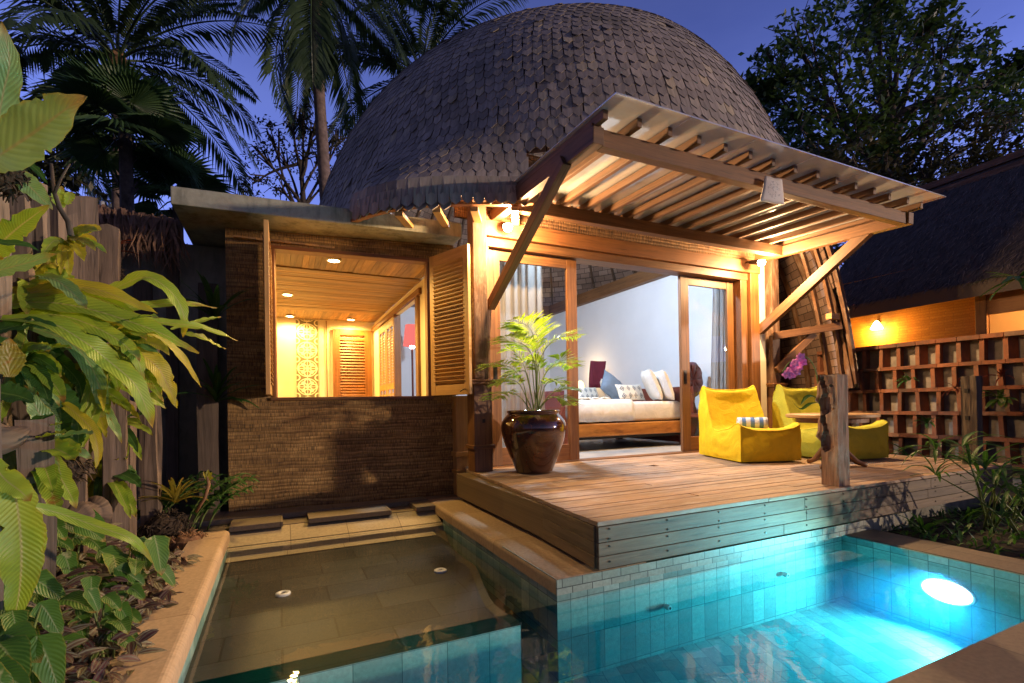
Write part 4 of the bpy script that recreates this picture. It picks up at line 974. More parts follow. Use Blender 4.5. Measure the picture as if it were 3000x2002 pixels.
cushion((5.06, 5.78, .91), .52, .50, .16, rad(62), rad(-22), 'linen', 'white_pillow', 'white pillow leaning behind the front patterned cushion', 'pillow', 0, 'white pillows on the bed')
cushion((4.96, 6.72, .88), .60, .42, .16, rad(60), rad(-25), 'linen', 'white_pillow', 'white pillow at the back of the bed behind the grey blue cushion', 'pillow', 0, 'white pillows on the bed')
cushion((4.72, 5.85, .80), .58, .26, .13, rad(12), rad(-22), 'ikat', 'patterned_cushion', 'long patterned cushion in front of the white pillows', 'cushion', 0, 'patterned cushions on the bed')
cushion((4.55, 6.72, .80), .50, .24, .13, rad(12), rad(-22), 'ikat', 'patterned_cushion', 'patterned cushion left of the grey blue cushion', 'cushion', 0, 'patterned cushions on the bed')
cushion((4.72, 6.30, .91), .42, .42, .15, rad(14), rad(-22), 'bluec', 'blue_cushion', 'slate blue square cushion standing on its corner on the bed', 'cushion', rad(38))
m = MB(); m.surf([[(3.75+.42*i/8, 5.60+.5*j/8, .705+.012*math.sin(i*2.3+j)) for j in range(9)] for i in range(9)]); o = m.build('folded_throw', 'ikat', None, True); o.modifiers.new('t', 'SOLIDIFY').thickness = .02; tag(o, 'small patterned throw lying on the white bed sheet', 'throw')
# red high-backed chair, its carved neighbour and the bedside lamp
rc = thing('red_chair', 'dark red high backed chair standing behind the bed', 'chair', (5.55, 7.9, 0))
c0 = V((5.60, 7.95, 0))
m = MB(); g = [[c0+V((x_*.16+.05*t*t, .03*math.cos(x_*2)-.02, .95+.52*t)) for x_ in (-1, -.5, 0, .5, 1)] for t in [i/6 for i in range(7)]]; m.surf(g); o = m.build('backrest', 'redcloth', rc, True); o.modifiers.new('t', 'SOLIDIFY').thickness = .05
m = MB(); m.box(c0+V((-.2, -.5, .42)), c0+V((.28, .02, .50))); m.build('seat', 'redcloth', rc, bevel=.02)
for sx in (-.17, .25):
    for sy in (-.46, -.02): m = MB(); m.box(c0+V((sx-.022, sy-.022, .01)), c0+V((sx+.022, sy+.022, .42 if sy < -.1 else .95))); m.build('leg', 'carved', rc)
cc = V((5.66, 5.62, 0)); kc = thing('carved_chair', 'dark carved round backed chair behind the right glass door', 'chair', cc)
m = MB(); g = [[cc+V((.20*math.cos(a)*r, -.03+.012*math.sin(a*8), .98+.27*math.sin(a)*r)) for a in [6.283*i/28 for i in range(29)]] for r in (.05, .5, 1.0)]; m.surf(g); o = m.build('backrest', 'carved', kc, True); o.modifiers.new('t', 'SOLIDIFY').thickness = .045
m = MB(); m.box(cc+V((-.24, -.45, .42)), cc+V((.24, .02, .48))); m.box(cc+V((-.03, -.05, .48)), cc+V((.03, -.005, .76))); m.build('seat', 'carved', kc, bevel=.01)
for sx in (-.2, .2):
    for sy in (-.42, -.02): m = MB(); m.box(cc+V((sx-.022, sy-.022, .01)), cc+V((sx+.022, sy+.022, .42))); m.build('leg', 'carved', kc)
c0 = aty(1700, 1130, 8.6); bl_ = thing('bedside_lamp', 'small bedside lamp glowing warm at the foot of the white wall', 'lamp', (c0.x, c0.y, .01))
m = MB(); m.lathe([(.16, 0), (.16, .02), (.03, .05), (.03, .65), (.02, c0.z-.12)], (c0.x, c0.y, .01), 20); m.build('stand', 'carved', bl_)
m = MB(); m.lathe([(.02, .10), (.07, .06), (.09, -.08), (.085, -.10)], c0, 20); m.build('shade', emit('warm_shade_glow', (1, .66, .28), 3), bl_, True)
lamp('lamp_light', 'POINT', c0+V((.05, 0, .28)), 9, (1, .68, .35), .05, None, bl_)
c0 = aty(1207, 985, 9.7); fl = thing('floor_lamp', 'standing lamp with a red shade seen through the bathroom doorway', 'lamp', (c0.x, c0.y, .01))
m = MB(); m.lathe([(.17, 0), (.17, .02), (.02, .04), (.02, c0.z-.2)], (c0.x, c0.y, .01), 20); m.build('stand', 'carved', fl)
m = MB(); m.lathe([(.13, .22), (.18, -.2)], c0, 24); m.build('shade', 'redshade', fl, True)
m = MB(); m.lathe([(.001, -.26), (.05, -.24), (.05, -.16), (.01, -.12)], c0, 16); m.build('bulb', 'bulb', fl, True)
# pendant that washes the white wall, hidden above the lintel
c0 = V((3.2, 5.35, 2.95)); pd = thing('pendant_bulb', 'cool white bulb hanging inside above the doors', 'lamp', c0)
m = MB(); m.lathe([(.001, -.06), (.04, -.03), (.03, .02), (.012, .05)], c0, 16); m.build('bulb', 'bulb', pd, True)
m = MB(); m.tube([c0+V((0, 0, .05)), c0+V((0, 0, 1.4))], .006, 8); m.build('cord', 'metal', pd)
lamp('lamp_light', 'POINT', c0+V((0, 0, -.1)), 385, (.58, .76, 1.0), .10, None, pd)
# curtains
def curtain_thing(x0, x1, y, lab, k, x0b=None, x1b=None):
    n = 60; g = []; x0b = x0 if x0b is None else x0b; x1b = x1 if x1b is None else x1b
    for z, e in ((2.62, .6), (2.0, .85), (1.2, 1), (.5, 1.05), (.03, 1.1)):
        f = (2.6-z)/2.6; row = []
        for i in range(n+1): t = i/n; row.append((x0*(1-f)+x0b*f+((x1-x0)*(1-f)+(x1b-x0b)*f)*t+.008*math.sin(t*31), y+.024*e*math.sin(t*k*6.283)+.012*math.sin(t*17+z), z))
        g.append(row)
    m = MB(); m.surf(g); o = m.build('curtain', 'curtain', None, True); tag(o, lab, 'curtain', 'sheer curtains at the glass doors')
curtain_thing(2.10, 2.78, 4.98, 'sheer white curtain behind the left glass door and palm', 7)
curtain_thing(5.56, 5.93, 5.02, 'gathered white curtain behind the right glass door', 6, 5.42, 5.92)

# ================================================================== DECK THINGS
# glazed pot and its palm
PC = V((2.20, 4.17, 0)); m = MB()
prof = [(.001, .0), (.168, 0), (.176, .02), (.235, .16), (.293, .31), (.318, .42), (.306, .49), (.262, .545), (.240, .560), (.256, .572), (.258, .590), (.240, .598), (.226, .585), (.222, .50), (.001, .50)]
m.lathe(prof, PC, 56); pot = m.build('glazed_pot', 'pot', None, True); tag(pot, 'large dark brown glazed pot standing on the deck before the glass door', 'pot'); pot.modifiers.new('s', 'SUBSURF').levels = 1; pot.modifiers['s'].render_levels = 2
pp = thing('potted_palm', 'young yellow green palm growing in the brown glazed pot', 'palm', PC+V((0, 0, .5)))
m = MB(); m.lathe([(.001, .515), (.222, .505)], PC, 24); m.build('soil', 'soil', pp)
def frond(mb, mbs, pts, nl, ll, wid, droop=.5, upn=(0, 0, 1), seg=26, start=.25, rach=.006, ang=1.0):
    c = crom(pts, seg); mbs.tube(c, [rach*(1-.75*i/seg) for i in range(seg+1)], 5)
    for i in range(nl):
        t = start+(1-start)*i/(nl-1); f = t*seg; a = min(int(f), seg-1); p = c[a].lerp(c[a+1], f-a)
        d = (c[min(a+1, seg)]-c[max(a-1, 0)]).normalized(); s = d.cross(V(upn)).normalized(); u = s.cross(d)
        sz = ll*(math.sin(math.pi*(.16+.80*(i/(nl-1))))**.7)
        for sg in (-1, 1):
            dr = (s*sg*math.sin(ang)+d*math.cos(ang)+u*U(.0, .25)).normalized(); l = sz*U(.88, 1.08); w = wid*U(.8, 1.15)
            w_ = d.cross(dr).cross(dr).normalized()*w if True else 0
            q1 = p+dr*l*.5+V((0, 0, -droop*l*.10)); q2 = p+dr*l*.95+V((0, 0, -droop*l*.5*U(.7, 1.3)))
            mb.face([p, q1-w_*.5, q1+w_*.5], [(.5, 0), (0, .5), (1, .5)]); mb.face([q1-w_*.5, q2, q1+w_*.5], [(0, .5), (.5, 1), (1, .5)])
fronds = [([(1560, 1215), (1572, 1100), (1565, 1000), (1548, 958), (1505, 938)], 4.05, .30), ([(1568, 1215), (1575, 1090), (1600, 1020), (1640, 990), (1698, 985)], 4.1, .30), ([(1562, 1215), (1568, 1080), (1545, 1020), (1510, 1000), (1480, 985)], 4.0, .26),
          ([(1555, 1215), (1535, 1130), (1500, 1080), (1460, 1068), (1428, 1068)], 3.95, .22), ([(1553, 1215), (1530, 1170), (1495, 1150), (1465, 1152), (1438, 1170)], 3.9, .20), ([(1575, 1215), (1590, 1120), (1610, 1080), (1640, 1060), (1640, 1042)], 4.2, .22),
          ([(1572, 1215), (1600, 1170), (1630, 1145), (1665, 1138), (1695, 1142)], 4.05, .18), ([(1560, 1215), (1545, 1100), (1520, 1090), (1490, 1100), (1460, 1125)], 4.3, .2), ([(1566, 1215), (1580, 1120), (1575, 1075), (1560, 1055), (1530, 1060)], 4.2, .22), ([(1570, 1215), (1590, 1150), (1605, 1120), (1628, 1115), (1655, 1125)], 3.95, .18)]
fronds += [([(1566, 1215), (1560, 1080), (1572, 1020), (1590, 985), (1620, 960)], 4.2, .26), ([(1560, 1215), (1548, 1120), (1530, 1060), (1505, 1030), (1470, 1030)], 4.25, .24), ([(1572, 1215), (1590, 1110), (1620, 1070), (1655, 1062), (1680, 1075)], 4.3, .22), ([(1558, 1215), (1535, 1150), (1515, 1120), (1480, 1112), (1450, 1128)], 4.05, .2), ([(1572, 1215), (1595, 1180), (1620, 1165), (1650, 1168), (1672, 1185)], 3.9, .17)]
for pl, yy, ll in fronds:
    n_ = len(pl); base = PC+V((U(-.06, .06), U(-.06, .06), .50)); pts = [base]+[aty(x, y_, PC.y+(yy-4.17)*(i+1)/(n_-1)*1.5) for i, (x, y_) in enumerate(pl[1:])]
    m = MB(); s_ = MB(); frond(m, s_, pts, 21, ll*1.1, .024, .35, (pts[-1]-pts[0]).cross(V((1, .3, 0))).normalized()*.6+V((0, -.5, .8)), 24, .42)
    o = s_.build('stem', 'stem', pp, True); m.build('leaflets', 'potpalm', o)
# bean bags
def beanbag(loc, rz, mat, label, name='bean_bag'):
    W, D = .66, .84; sd = V(loc)*3
    def top(y):
        pf = [(0, .36), (.03, .385), (.10, .375), (.25, .335), (.42, .305), (.52, .31), (.575, .38), (.66, .57), (.745, .765), (.775, .80), (.82, .795), (.865, .74), (.88, .69)]
        for (y0, z0), (y1, z1) in zip(pf, pf[1:]):
            if y <= y1: return z0+(z1-z0)*(y-y0)/(y1-y0)
        return .7
    ys = [0, .015, .04, .07, .11, .16, .21, .26, .31, .36, .41, .46, .50, .53, .555, .58, .605, .63, .655, .68, .70, .72, .745, .775, .80, .82, .845, .865, .88]; xs = [-1+2*i/22 for i in range(23)]; hs = [i/14 for i in range(15)]
    def P(a, y, f):
        z = .015+(top(y)-.015)*f; seat = y < .5
        z -= (.030*(1-a*a) if seat else .020*(1-a**2))*f*f; z += .030*abs(a)**5*f*f*(1 if y < .12 or .70 < y < .84 else .3)
        fr = math.sin(math.pi*min(1, f))*.0+math.sin(math.pi*min(1, z/.38))
        y2 = y-(.035*(1-a*a)*fr if y < .05 else 0)+(.035*(1-a*a) if .55 < y < .74 else 0)+(.02*fr if y > .8 else 0)
        x = a*W/2*(1+.085*fr*(1-abs(2*y/D-1)**3)*(1 if f < 1 else .6))*(1-.05*sm(.5, .8, z))
        q = V((x, y2, z)); k = 1 if z > .04 else .2
        w = mnoise.noise(V((x*7, y2*7, z*12))+sd)*.013+abs(mnoise.noise(V((x*11+z*14, y2*11-z*5, z*9))+sd))*.012+mnoise.noise(V((x*34, y2*34+z*20, z*30))+sd)*.004
        return q+V((a*.6, (-.8 if y < .1 else .4 if y > .75 else -.2), .5*f)).normalized()*w*k
    m = MB()
    m.surf([[P(a, y, 1) for a in xs] for y in ys]); m.surf([[P(a, 0, f) for a in xs] for f in hs]); m.surf([[P(a, ys[-1], f) for a in xs][::-1] for f in hs])
    m.surf([[P(-1, y, f) for y in ys][::-1] for f in hs]); m.surf([[P(1, y, f) for y in ys] for f in hs])
    mt = Matrix.Translation(V(loc)) @ Matrix.Rotation(rz, 4, 'Z'); m.v = [mt @ q for q in m.v]
    ob = tag(m.build(name, mat, None, True), label, 'bean bag', 'bean bag seats on the deck')
    m = MB(); pp_ = [[P(a, y, 1) for y in ys] for a in (-1, 1)]+[[P(a, 0, 1) for a in xs], [P(a, .775, 1) for a in xs], [P(-1, 0, f) for f in hs], [P(1, 0, f) for f in hs]]
    for q in pp_: m.tube([mt @ v_ for v_ in q], .0055, 6)
    m.build('piping', mat, ob, True); return ob
f0 = V((4.31, 3.59, 0)); r_ = rad(-19); beanbag(f0+V((math.cos(r_), math.sin(r_), 0))*.33+V((0, 0, .0)), r_, 'yellow', 'bright yellow canvas bean bag seat with a rolled towel on it')
f0 = V((5.24, 3.16, 0)); r_ = rad(-9); beanbag(f0+V((math.cos(r_), math.sin(r_), 0))*.34, r_, 'lime', 'lime green canvas bean bag seat behind the round table')
# rolled towel
def towelmat():
    m, nt, out = new_mat('striped_towel'); uv = uvmap(nt, (1, 1, 1)); s = N(nt, 'ShaderNodeSeparateXYZ'); L(nt, uv, s.inputs[0])
    st = ramp(nt, math_(nt, 'FRACT', math_(nt, 'MULTIPLY', s.outputs[0], 8.3)), [(.45, (.78, .76, .72)), (.5, (.13, .24, .46)), (.93, (.13, .24, .46)), (.98, (.78, .76, .72))])
    finish(nt, out, st, .9, noise(nt, uvmap(nt, (1, 1, 1), obj=True), 160, 3), .6, .01); return m
M['towel'] = towelmat()
ta, tb = aty(2160, 1245, 3.78), aty(2248, 1243, 3.58); ta.z = tb.z = .405
m = MB(); sp = [(.062-.0016*k*.6)*1.0 for k in range(30)]
d = (tb-ta).normalized(); s_ = V((d.y, -d.x, 0)); g = []
for i in range(9):
    row = []
    for k in range(49): a = k*.42; r = .014+.0024*k; row.append(ta.lerp(tb, i/8)+s_*math.cos(a)*min(r, .062)+V((0, 0, math.sin(a)*min(r, .062)))) 
    g.append(row)
m.surf(g, uvs=lambda i, j: (i/8*.42, j*.02)); o = m.build('rolled_towel', 'towel', None, True); o.modifiers.new('t', 'SOLIDIFY').thickness = .004; tag(o, 'rolled blue and white striped towel lying on the yellow bean bag', 'towel')
m = MB(); c0 = ta.lerp(tb, .55)+V((0, 0, .064))
for k in range(5):
    a = k*1.257; dd = V((math.cos(a), math.sin(a), .25)); leaf(m, [c0, c0+dd*.014+V((0, 0, .006)), c0+dd*.032], .02, (0, 0, 1), None, .2, .0, 6)
o = m.build('yellow_flower', 'fernyel', None, True); tag(o, 'yellow frangipani flower lying on the striped towel', 'flower')
# round table with three curved legs
tc = V((4.82, 2.98, 0)); tb_ = thing('round_table', 'round wooden table on curved legs behind the carved post', 'table', tc); m = MB()
m.lathe([(.001, .475), (.37, .475), (.385, .482), (.385, .505), (.37, .512), (.001, .512)], tc, 48); m.build('table_top', 'pale', tb_)
m = MB(); m.lathe([(.28, .43), (.30, .43), (.30, .474), (.28, .474)], tc, 40); m.build('apron', 'teak', tb_)
m = MB(); m.lathe([(.02, .10), (.05, .12), (.035, .2), (.055, .28), (.03, .36), (.06, .44)], tc, 20); m.build('column', 'teak', tb_)
for k in range(3):
    a = rad(196)+k*2.094; d = V((math.cos(a), math.sin(a), 0)); m = MB(); m.tube([tc+d*r+V((0, 0, z)) for r, z in ((.03, .22), (.07, .20), (.13, .13), (.20, .055), (.25, .03), (.285, .022))], [.022, .026, .028, .026, .022, .024], 10); m.build('leg', 'teak', tb_, True)
# weathered carved post at the deck edge
def sleeper_post(x0, x1, y0, y1, h, notch):
    m = MB(); nz, ny = 64, 12
    def P(y, z, side): return V((x0 if side == 0 else x1, y, z))
    g = []
    for i in range(nz+1):
        z = h*i/nz; row = []
        for j in range(ny+1):
            t = j/ny; y = y1+(y0-y1)*t; dx = mnoise.noise(V((y*30, z*4, x0)))*.006+mnoise.noise(V((y*120, z*7, x0)))*.004
            row.append(V((x0+dx+notch(t, z), y, z)))
        for j in range(1, 7):
            t = j/6; x = x0+(x1-x0)*t; row.append(V((x, y0+mnoise.noise(V((x*40, z*5, 2)))*.008+mnoise.noise(V((x*120, z*8, 3)))*.004, z)))
        for j in range(1, 4): t = j/3; row.append(V((x1, y0+(y1-y0)*t, z)))
        for j in range(1, 7): t = j/6; row.append(V((x1+(x0-x1)*t, y1, z)))
        g.append(row)
    m.surf(g, uvs=lambda i, j: (i/nz*h, j*.011)); m.face(g[-1]); return m
def notch(t, z):                          # two carved hook-shaped recesses on the side towards the house
    e = 0
    for zc in (.66, .38):
        u = (z-zc)/.15
        if -1 < u < 1 and t < .80:
            edge = .22+.55*(.5-.5*u) if u > -.55 else .80*(1+u)/.45
            if .10+.10*math.sin(u*5) < t < edge: e = max(e, .045)
    return e
t = thing('carved_post', 'weathered grey brown carved timber post standing at the front edge of the deck', 'post', (3.81, 2.33, 0))
sleeper_post(3.75, 3.885, 2.27, 2.40, .835, notch).build('shaft', 'sleeper', t)
m = MB(); c0 = atx(2435, 1130, 3.751); m.tube([c0+V((.004, 0, 0)), c0+V((-.004, 0, 0))], .012, 10); m.build('peg_hole', 'dark', t)
m = MB()
for zc in (.72, .44): m.tube([V((3.80, 2.405, zc+.10)), V((3.79, 2.425, zc+.04)), V((3.785, 2.42, zc-.03)), V((3.79, 2.44, zc-.07)), V((3.80, 2.40, zc-.13))], [.01, .02, .022, .024, .012], 8)
m.build('carving', 'sleeper', t, True)
t = thing('timber_post', 'grey timber post with two square holes standing before the brick screen wall', 'post', (6.06, 2.4, 0))
sleeper_post(6.0, 6.11, 2.34, 2.46, .85, lambda t, z: 0).build('shaft', 'greydark', t)
for z in (.71, .45): m = MB(); m.box((5.985, 2.395, z-.02), (6.0, 2.425, z+.02)); m.build('square_hole', 'dark', t)
# orchid behind the carved post
oc = thing('orchid', 'orchid with a drooping spray of purple pink flowers fixed behind the carved post', 'orchid', (3.80, 2.46, .5))
st = [at(2402, 1190, 3.80), at(2396, 1120, 3.82), at(2385, 1075, 3.82), at(2365, 1048, 3.82), at(2340, 1045, 3.82), at(2310, 1065, 3.82), at(2292, 1092, 3.82)]
m = MB(); m.tube(crom(st, 30), .005, 6); m.build('stem', 'stem', oc, True)
for i, (x, y) in enumerate(((2340, 1052), (2352, 1062), (2328, 1064), (2340, 1076), (2322, 1080), (2334, 1090), (2312, 1088), (2318, 1100), (2304, 1098), (2346, 1046))):
    c0 = at(x, y, 3.80+U(-.03, .03)); m = MB(); ax = (CAM-c0).normalized()+V((U(-.4, .4), U(-.4, .4), U(-.3, .2))); ax.normalize(); s1 = ax.cross(V((0, 0, 1))).normalized(); s2 = s1.cross(ax)
    for k in range(5):
        a = k*1.2566+U(-.1, .1); dd = s1*math.cos(a)+s2*math.sin(a); leaf(m, [c0, c0+dd*.018+ax*.004, c0+dd*.036-ax*.004], .034, ax, None, -.15, .05, 6)
    leaf(m, [c0, c0-s2*.008+ax*.008, c0-s2*.016+ax*.006], .014, ax, None, .3, 0, 4); m.build('flower', 'orchid', oc, True)
for pl, w_ in (([(2400, 1175), (2380, 1162), (2360, 1166), (2345, 1188)], 16), ([(2405, 1170), (2420, 1155), (2428, 1140)], 14), ([(2395, 1180), (2370, 1185), (2345, 1200), (2320, 1175)], 12)):
    m = MB(); leaf(m, [at(x, y, 3.83) for x, y in pl], w_/1442*3.83, V((0, -.5, .8)), None, .3, .02, 10); m.build('leaf', 'ferndk', oc, True)
# white cloth pouch on the awning beam
def printed():
    m, nt, out = new_mat('printed_white_cloth'); v = uvmap(nt, (1, 1, 1))
    s = N(nt, 'ShaderNodeSeparateXYZ'); L(nt, v, s.inputs[0])
    d = math_(nt, 'ADD', math_(nt, 'POWER', math_(nt, 'MULTIPLY', math_(nt, 'SUBTRACT', s.outputs[0], .5), 2.6), 2), math_(nt, 'POWER', math_(nt, 'MULTIPLY', math_(nt, 'SUBTRACT', s.outputs[1], .52), 2.4), 2))
    n = noise(nt, v, 9, 4, .6, 1.5); mk = math_(nt, 'MULTIPLY', math_(nt, 'LESS_THAN', d, .7), math_(nt, 'GREATER_THAN', n, .55))
    c = mix(nt, 'MIX', math_(nt, 'MULTIPLY', mk, .6), (.66, .62, .58), (.22, .21, .22))
    p = finish(nt, out, c, .7, n, .2); return m
M['printed'] = printed()
tl, tr, br, bl2 = (aty(*q, 2.785) for q in ((2237, 519), (2285, 530), (2291, 603), (2222, 592)))
m = MB(); g = []
for i in range(9):
    f = i/8; row = []
    for j in range(9): t_ = j/8; q = tl.lerp(tr, t_).lerp(bl2.lerp(br, t_), f); row.append(q+V((0, -.012-.02*math.sin(f*3)*math.sin(t_*3.1), .004*math.sin(t_*9))))
    g.append(row)
m.surf(g, uvs=lambda i, j: (j/8, 1-i/8)); o = m.build('hanging_cloth', 'printed', None, True); o.modifiers.new('t', 'SOLIDIFY').thickness = .008; tag(o, 'crumpled white printed cloth hanging on the front beam of the awning', 'cloth')

# ================================================================== LEFT GARDEN
# dark rendered wall with salvaged planks behind the bed
bwall = thing('boundary_wall', 'dark grey rendered garden wall with old planks leaning on it, left of the bathroom', 'wall', (-1.5, 5.8, -.35))
p = MB(); p.boxm((-7, 5.72, -.45), (-.43, 5.86, 2.28)); p.build('render', 'oldwall', bwall)
for x, w, h in ((-2.05, .16, 2.2), (-1.72, .15, 2.25), (-1.42, .12, 2.1), (-1.12, .14, 1.95), (-.93, .10, 2.2), (-.62, .17, 1.9), (-2.4, .2, 2.0)):
    m = MB(); m.beam((x, 5.66, -.35), (x+U(-.03, .03), 5.69, h), w, .045, (0, 1, 0)); m.build('plank', 'greydark', bwall, bevel=.004)
# dry thatch hanging over a pole along the wall top
th = thing('thatch_fringe', 'fringe of dry brown palm thatch hanging from a pole on the dark wall', 'thatch', (-1.3, 5.5, 2.4))
q0, q1 = aty(30, 575, 5.5), aty(520, 655, 5.5); q0 = q0+(q0-q1)*.8
m = MB(); m.tube([q0, q1], [.035, .03], 10); m.build('pole', 'beam', th)
m = MB()
for i in range(900):
    t = R()**.8; b = q0.lerp(q1, t)+V((U(-.03, .03), U(-.12, .02), U(-.04, .03))); l = (.10+.30*sm(.45, .9, t))*U(.5, 1.3); d = V((U(-.35, .35), U(-.30, .05), -1)).normalized()
    e_ = V((U(-1, 1), U(-.3, .3), 0)).normalized()*U(.006, .014); k = b+d*l*.6+V((U(-.03, .03), U(-.05, 0), 0)); m.face([b-e_, b+e_, k+e_*.8, k-e_*.8]); m.face([k-e_*.8, k+e_*.8, b+d*l+V((U(-.05, .05), 0, 0))])
m.build('dry_fronds', 'thatchdry', th)
c0 = aty(300, 620, 5.45); m = MB(); m.tube([V((c0.x, 5.45, 2.5)), V((c0.x, 5.45, 2.47)), V((c0.x+.03, 5.45, 2.42)), V((c0.x+.035, 5.45, 1.2))], .018, 10); o = m.build('drain_pipe', 'pipe', None, True); tag(o, 'thin grey pipe running down the dark wall under the thatch', 'pipe')
# board fence of split sleepers
fence = thing('board_fence', 'fence of uneven weathered timber boards standing along the planting bed', 'fence', (-1.2, 3.6, -.35))
def ragged(c, w, d, h, rz, lean=0):
    m = MB(); n = 10; g = []; mt = Matrix.Translation(V(c)) @ Matrix.Rotation(rz, 4, 'Z') @ Matrix.Rotation(lean, 4, 'Y')
    ring = [(-1, -1), (-.3, -1.05), (.4, -1), (1, -1), (1, 1), (.2, 1.04), (-.5, 1), (-1, 1)]; sd = U(0, 99)
    for i in range(n+1):
        z = h*i/n; row = []
        for k, (a, b) in enumerate(ring):
            e = mnoise.noise(V((sd, k*1.7, z*2.5)))*.012; zz = z+(mnoise.noise(V((sd, k*2.2, 9)))*.05 if i == n else 0); row.append(mt @ V((a*w/2+e, b*d/2+e*.6, zz)))
        g.append(row+[row[0]])
    o = U(0, 40); m.surf(g, uvs=lambda i, j: (o+i/n*h, j*.05)); m.face(g[-1][:-1]); return m
y = 2.3
while y < 5.15:
    h = 1.55+.42*sm(2.6, 4.2, y)+U(-.10, .10) if y < 4.5 else (1.9-(y-4.5)*.9 if R() > .45 else U(.75, 1.2))
    w = U(.13, .23); ragged((-1.22+U(-.05, .05), y, -.36), w, U(.045, .075), h+.36, rad(U(-28, 34)), rad(U(-1.5, 1.5))).build('board', 'grey', fence); y += U(.115, .175)
for x, y, h in ((-.98, 4.25, .72), (-1.0, 3.35, 1.25), (-.93, 2.75, .62), (-.94, 2.30, .75), (-.90, 3.72, .95), (-.88, 4.55, 1.25)): ragged((x, y, -.36), U(.10, .15), U(.07, .1), h+.36, rad(U(-30, 30))).build('board', 'grey', fence)

ML = ['fern', 'fernpale', 'fernyel', 'ferndk']
def fern(name, label, base, leaves, cat='fern', stem=None):
    """leaves: (list of survey points, distance start, distance end, width in photo px, material, facing)"""
    t = thing(name, label, cat, base)
    for pl, d0, d1, wpx, mat, nrm in leaves:
        n = len(pl); P = [at(x, y, d0+(d1-d0)*i/(n-1)) for i, (x, y) in enumerate(pl)]; w = wpx/CF*(d0+d1)/2
        tc_ = (CAM-P[n//2]).normalized(); nn = {'c': tc_*.9+V((0, 0, .35)), 'u': V((0, 0, .75))+tc_*.8, 'e': V((0, 0, 1))+tc_*.12}[nrm]
        m = MB(); leaf(m, P, w*1.12, nn, None, .22, .10, 26, U(3, 6)); m.build('leaf', mat, t, True)
    return t
def rootball(parent, c, r, name='root_ball', mat='root', sq=.85):
    m = MB()
    for k in range(260):
        a, b = U(0, 6.28), math.acos(U(-1, 1)); d = V((math.cos(a)*math.sin(b), math.sin(a)*math.sin(b), math.cos(b)*sq)); p0 = V(c)+d*r*U(.75, .95); e_ = V((U(-1, 1), U(-1, 1), U(-1, 1))).normalized()
        m.tube([p0, p0+e_*r*.25+d*r*.08, p0+e_*r*.5*U(.6, 1.2)-V((0, 0, r*.15))], [.005, .004, .002], 3)
    m.lathe([(.001, -r*.8*sq)]+[(r*.88*math.cos(x), r*.88*sq*math.sin(x)) for x in (-.9, -.5, 0, .5, .9)]+[(.001, r*.8*sq)], c, 14)
    return m.build(name, mat, parent)
# sweeping bird's nest fern in the middle of the fence
t = fern('birds_nest_fern', "large fern with long yellow green leaves sweeping right from the fence", at(10, 905, 2.5), [
    ([(-60, 900), (0, 880), (134, 850), (268, 846), (380, 884), (462, 920)], 2.35, 2.6, 72, 'fernyel', 'u'),
    ([(-60, 915), (0, 898), (134, 886), (268, 908), (402, 950), (491, 986), (583, 1036)], 2.3, 2.6, 89, 'fern', 'u'),
    ([(200, 905), (300, 905), (393, 901), (491, 890), (570, 893), (636, 903)], 2.55, 3.1, 36, 'fern', 'u'),
    ([(300, 925), (424, 941), (558, 954), (640, 976), (697, 999)], 2.55, 3.1, 33, 'fern', 'u'),
    ([(-20, 935), (134, 941), (250, 1004), (312, 1053), (393, 1124), (430, 1200), (448, 1255)], 2.2, 2.45, 75, 'fern', 'u'),
    ([(300, 960), (388, 1021), (460, 1075), (495, 1137), (518, 1197)], 2.5, 2.7, 61, 'fernyel', 'u'),
    ([(330, 945), (446, 980), (527, 1042), (589, 1135)], 2.5, 2.9, 36, 'fernyel', 'u'),
    ([(240, 925), (300, 868), (353, 838), (428, 812), (487, 843), (527, 892), (541, 952), (535, 990)], 2.7, 2.9, 50, 'fern', 'u'),
    ([(-60, 980), (0, 966), (112, 950), (201, 988)], 2.15, 2.25, 61, 'ferndk', 'u'),
    ([(240, 1000), (304, 993), (402, 1005), (466, 1036)], 2.45, 2.6, 56, 'ferndk', 'u'),
    ([(20, 1135), (67, 1088), (147, 1021), (220, 998)], 2.3, 2.5, 36, 'fernpale', 'u'),
    ([(330, 1110), (410, 1157), (450, 1170), (486, 1197)], 2.6, 2.7, 47, 'fern', 'u'),
    ([(500, 965), (558, 950), (610, 935), (650, 929)], 3.0, 3.3, 19, 'fern', 'u'),
    ([(530, 975), (594, 990), (630, 1010), (662, 1023)], 2.9, 3.2, 28, 'fern', 'u'),
    ([(160, 960), (300, 980), (420, 1040), (440, 1110)], 2.6, 2.7, 47, 'ferndk', 'u'),
    ([(120, 950), (330, 930), (470, 1000), (540, 1015)], 2.6, 2.9, 42, 'fern', 'u'),
    ([(-20, 890), (90, 862), (210, 858), (330, 890), (420, 940)], 2.4, 2.6, 60, 'fern', 'c'), ([(30, 930), (180, 925), (320, 980), (400, 1050), (420, 1130)], 2.35, 2.5, 54, 'fern', 'c'),
    ([(60, 950), (200, 1000), (270, 1080), (300, 1180), (290, 1240)], 2.4, 2.45, 50, 'fernpale', 'c'), ([(160, 930), (330, 955), (440, 1030), (500, 1090)], 2.55, 2.75, 40, 'fernyel', 'c'),
    ([(260, 960), (380, 1000), (440, 1070), (452, 1150)], 2.6, 2.7, 44, 'fern', 'c'), ([(120, 960), (160, 1040), (230, 1120), (240, 1200)], 2.45, 2.45, 44, 'ferndk', 'c')])
rootball(t, at(-30, 915, 2.5), .14)
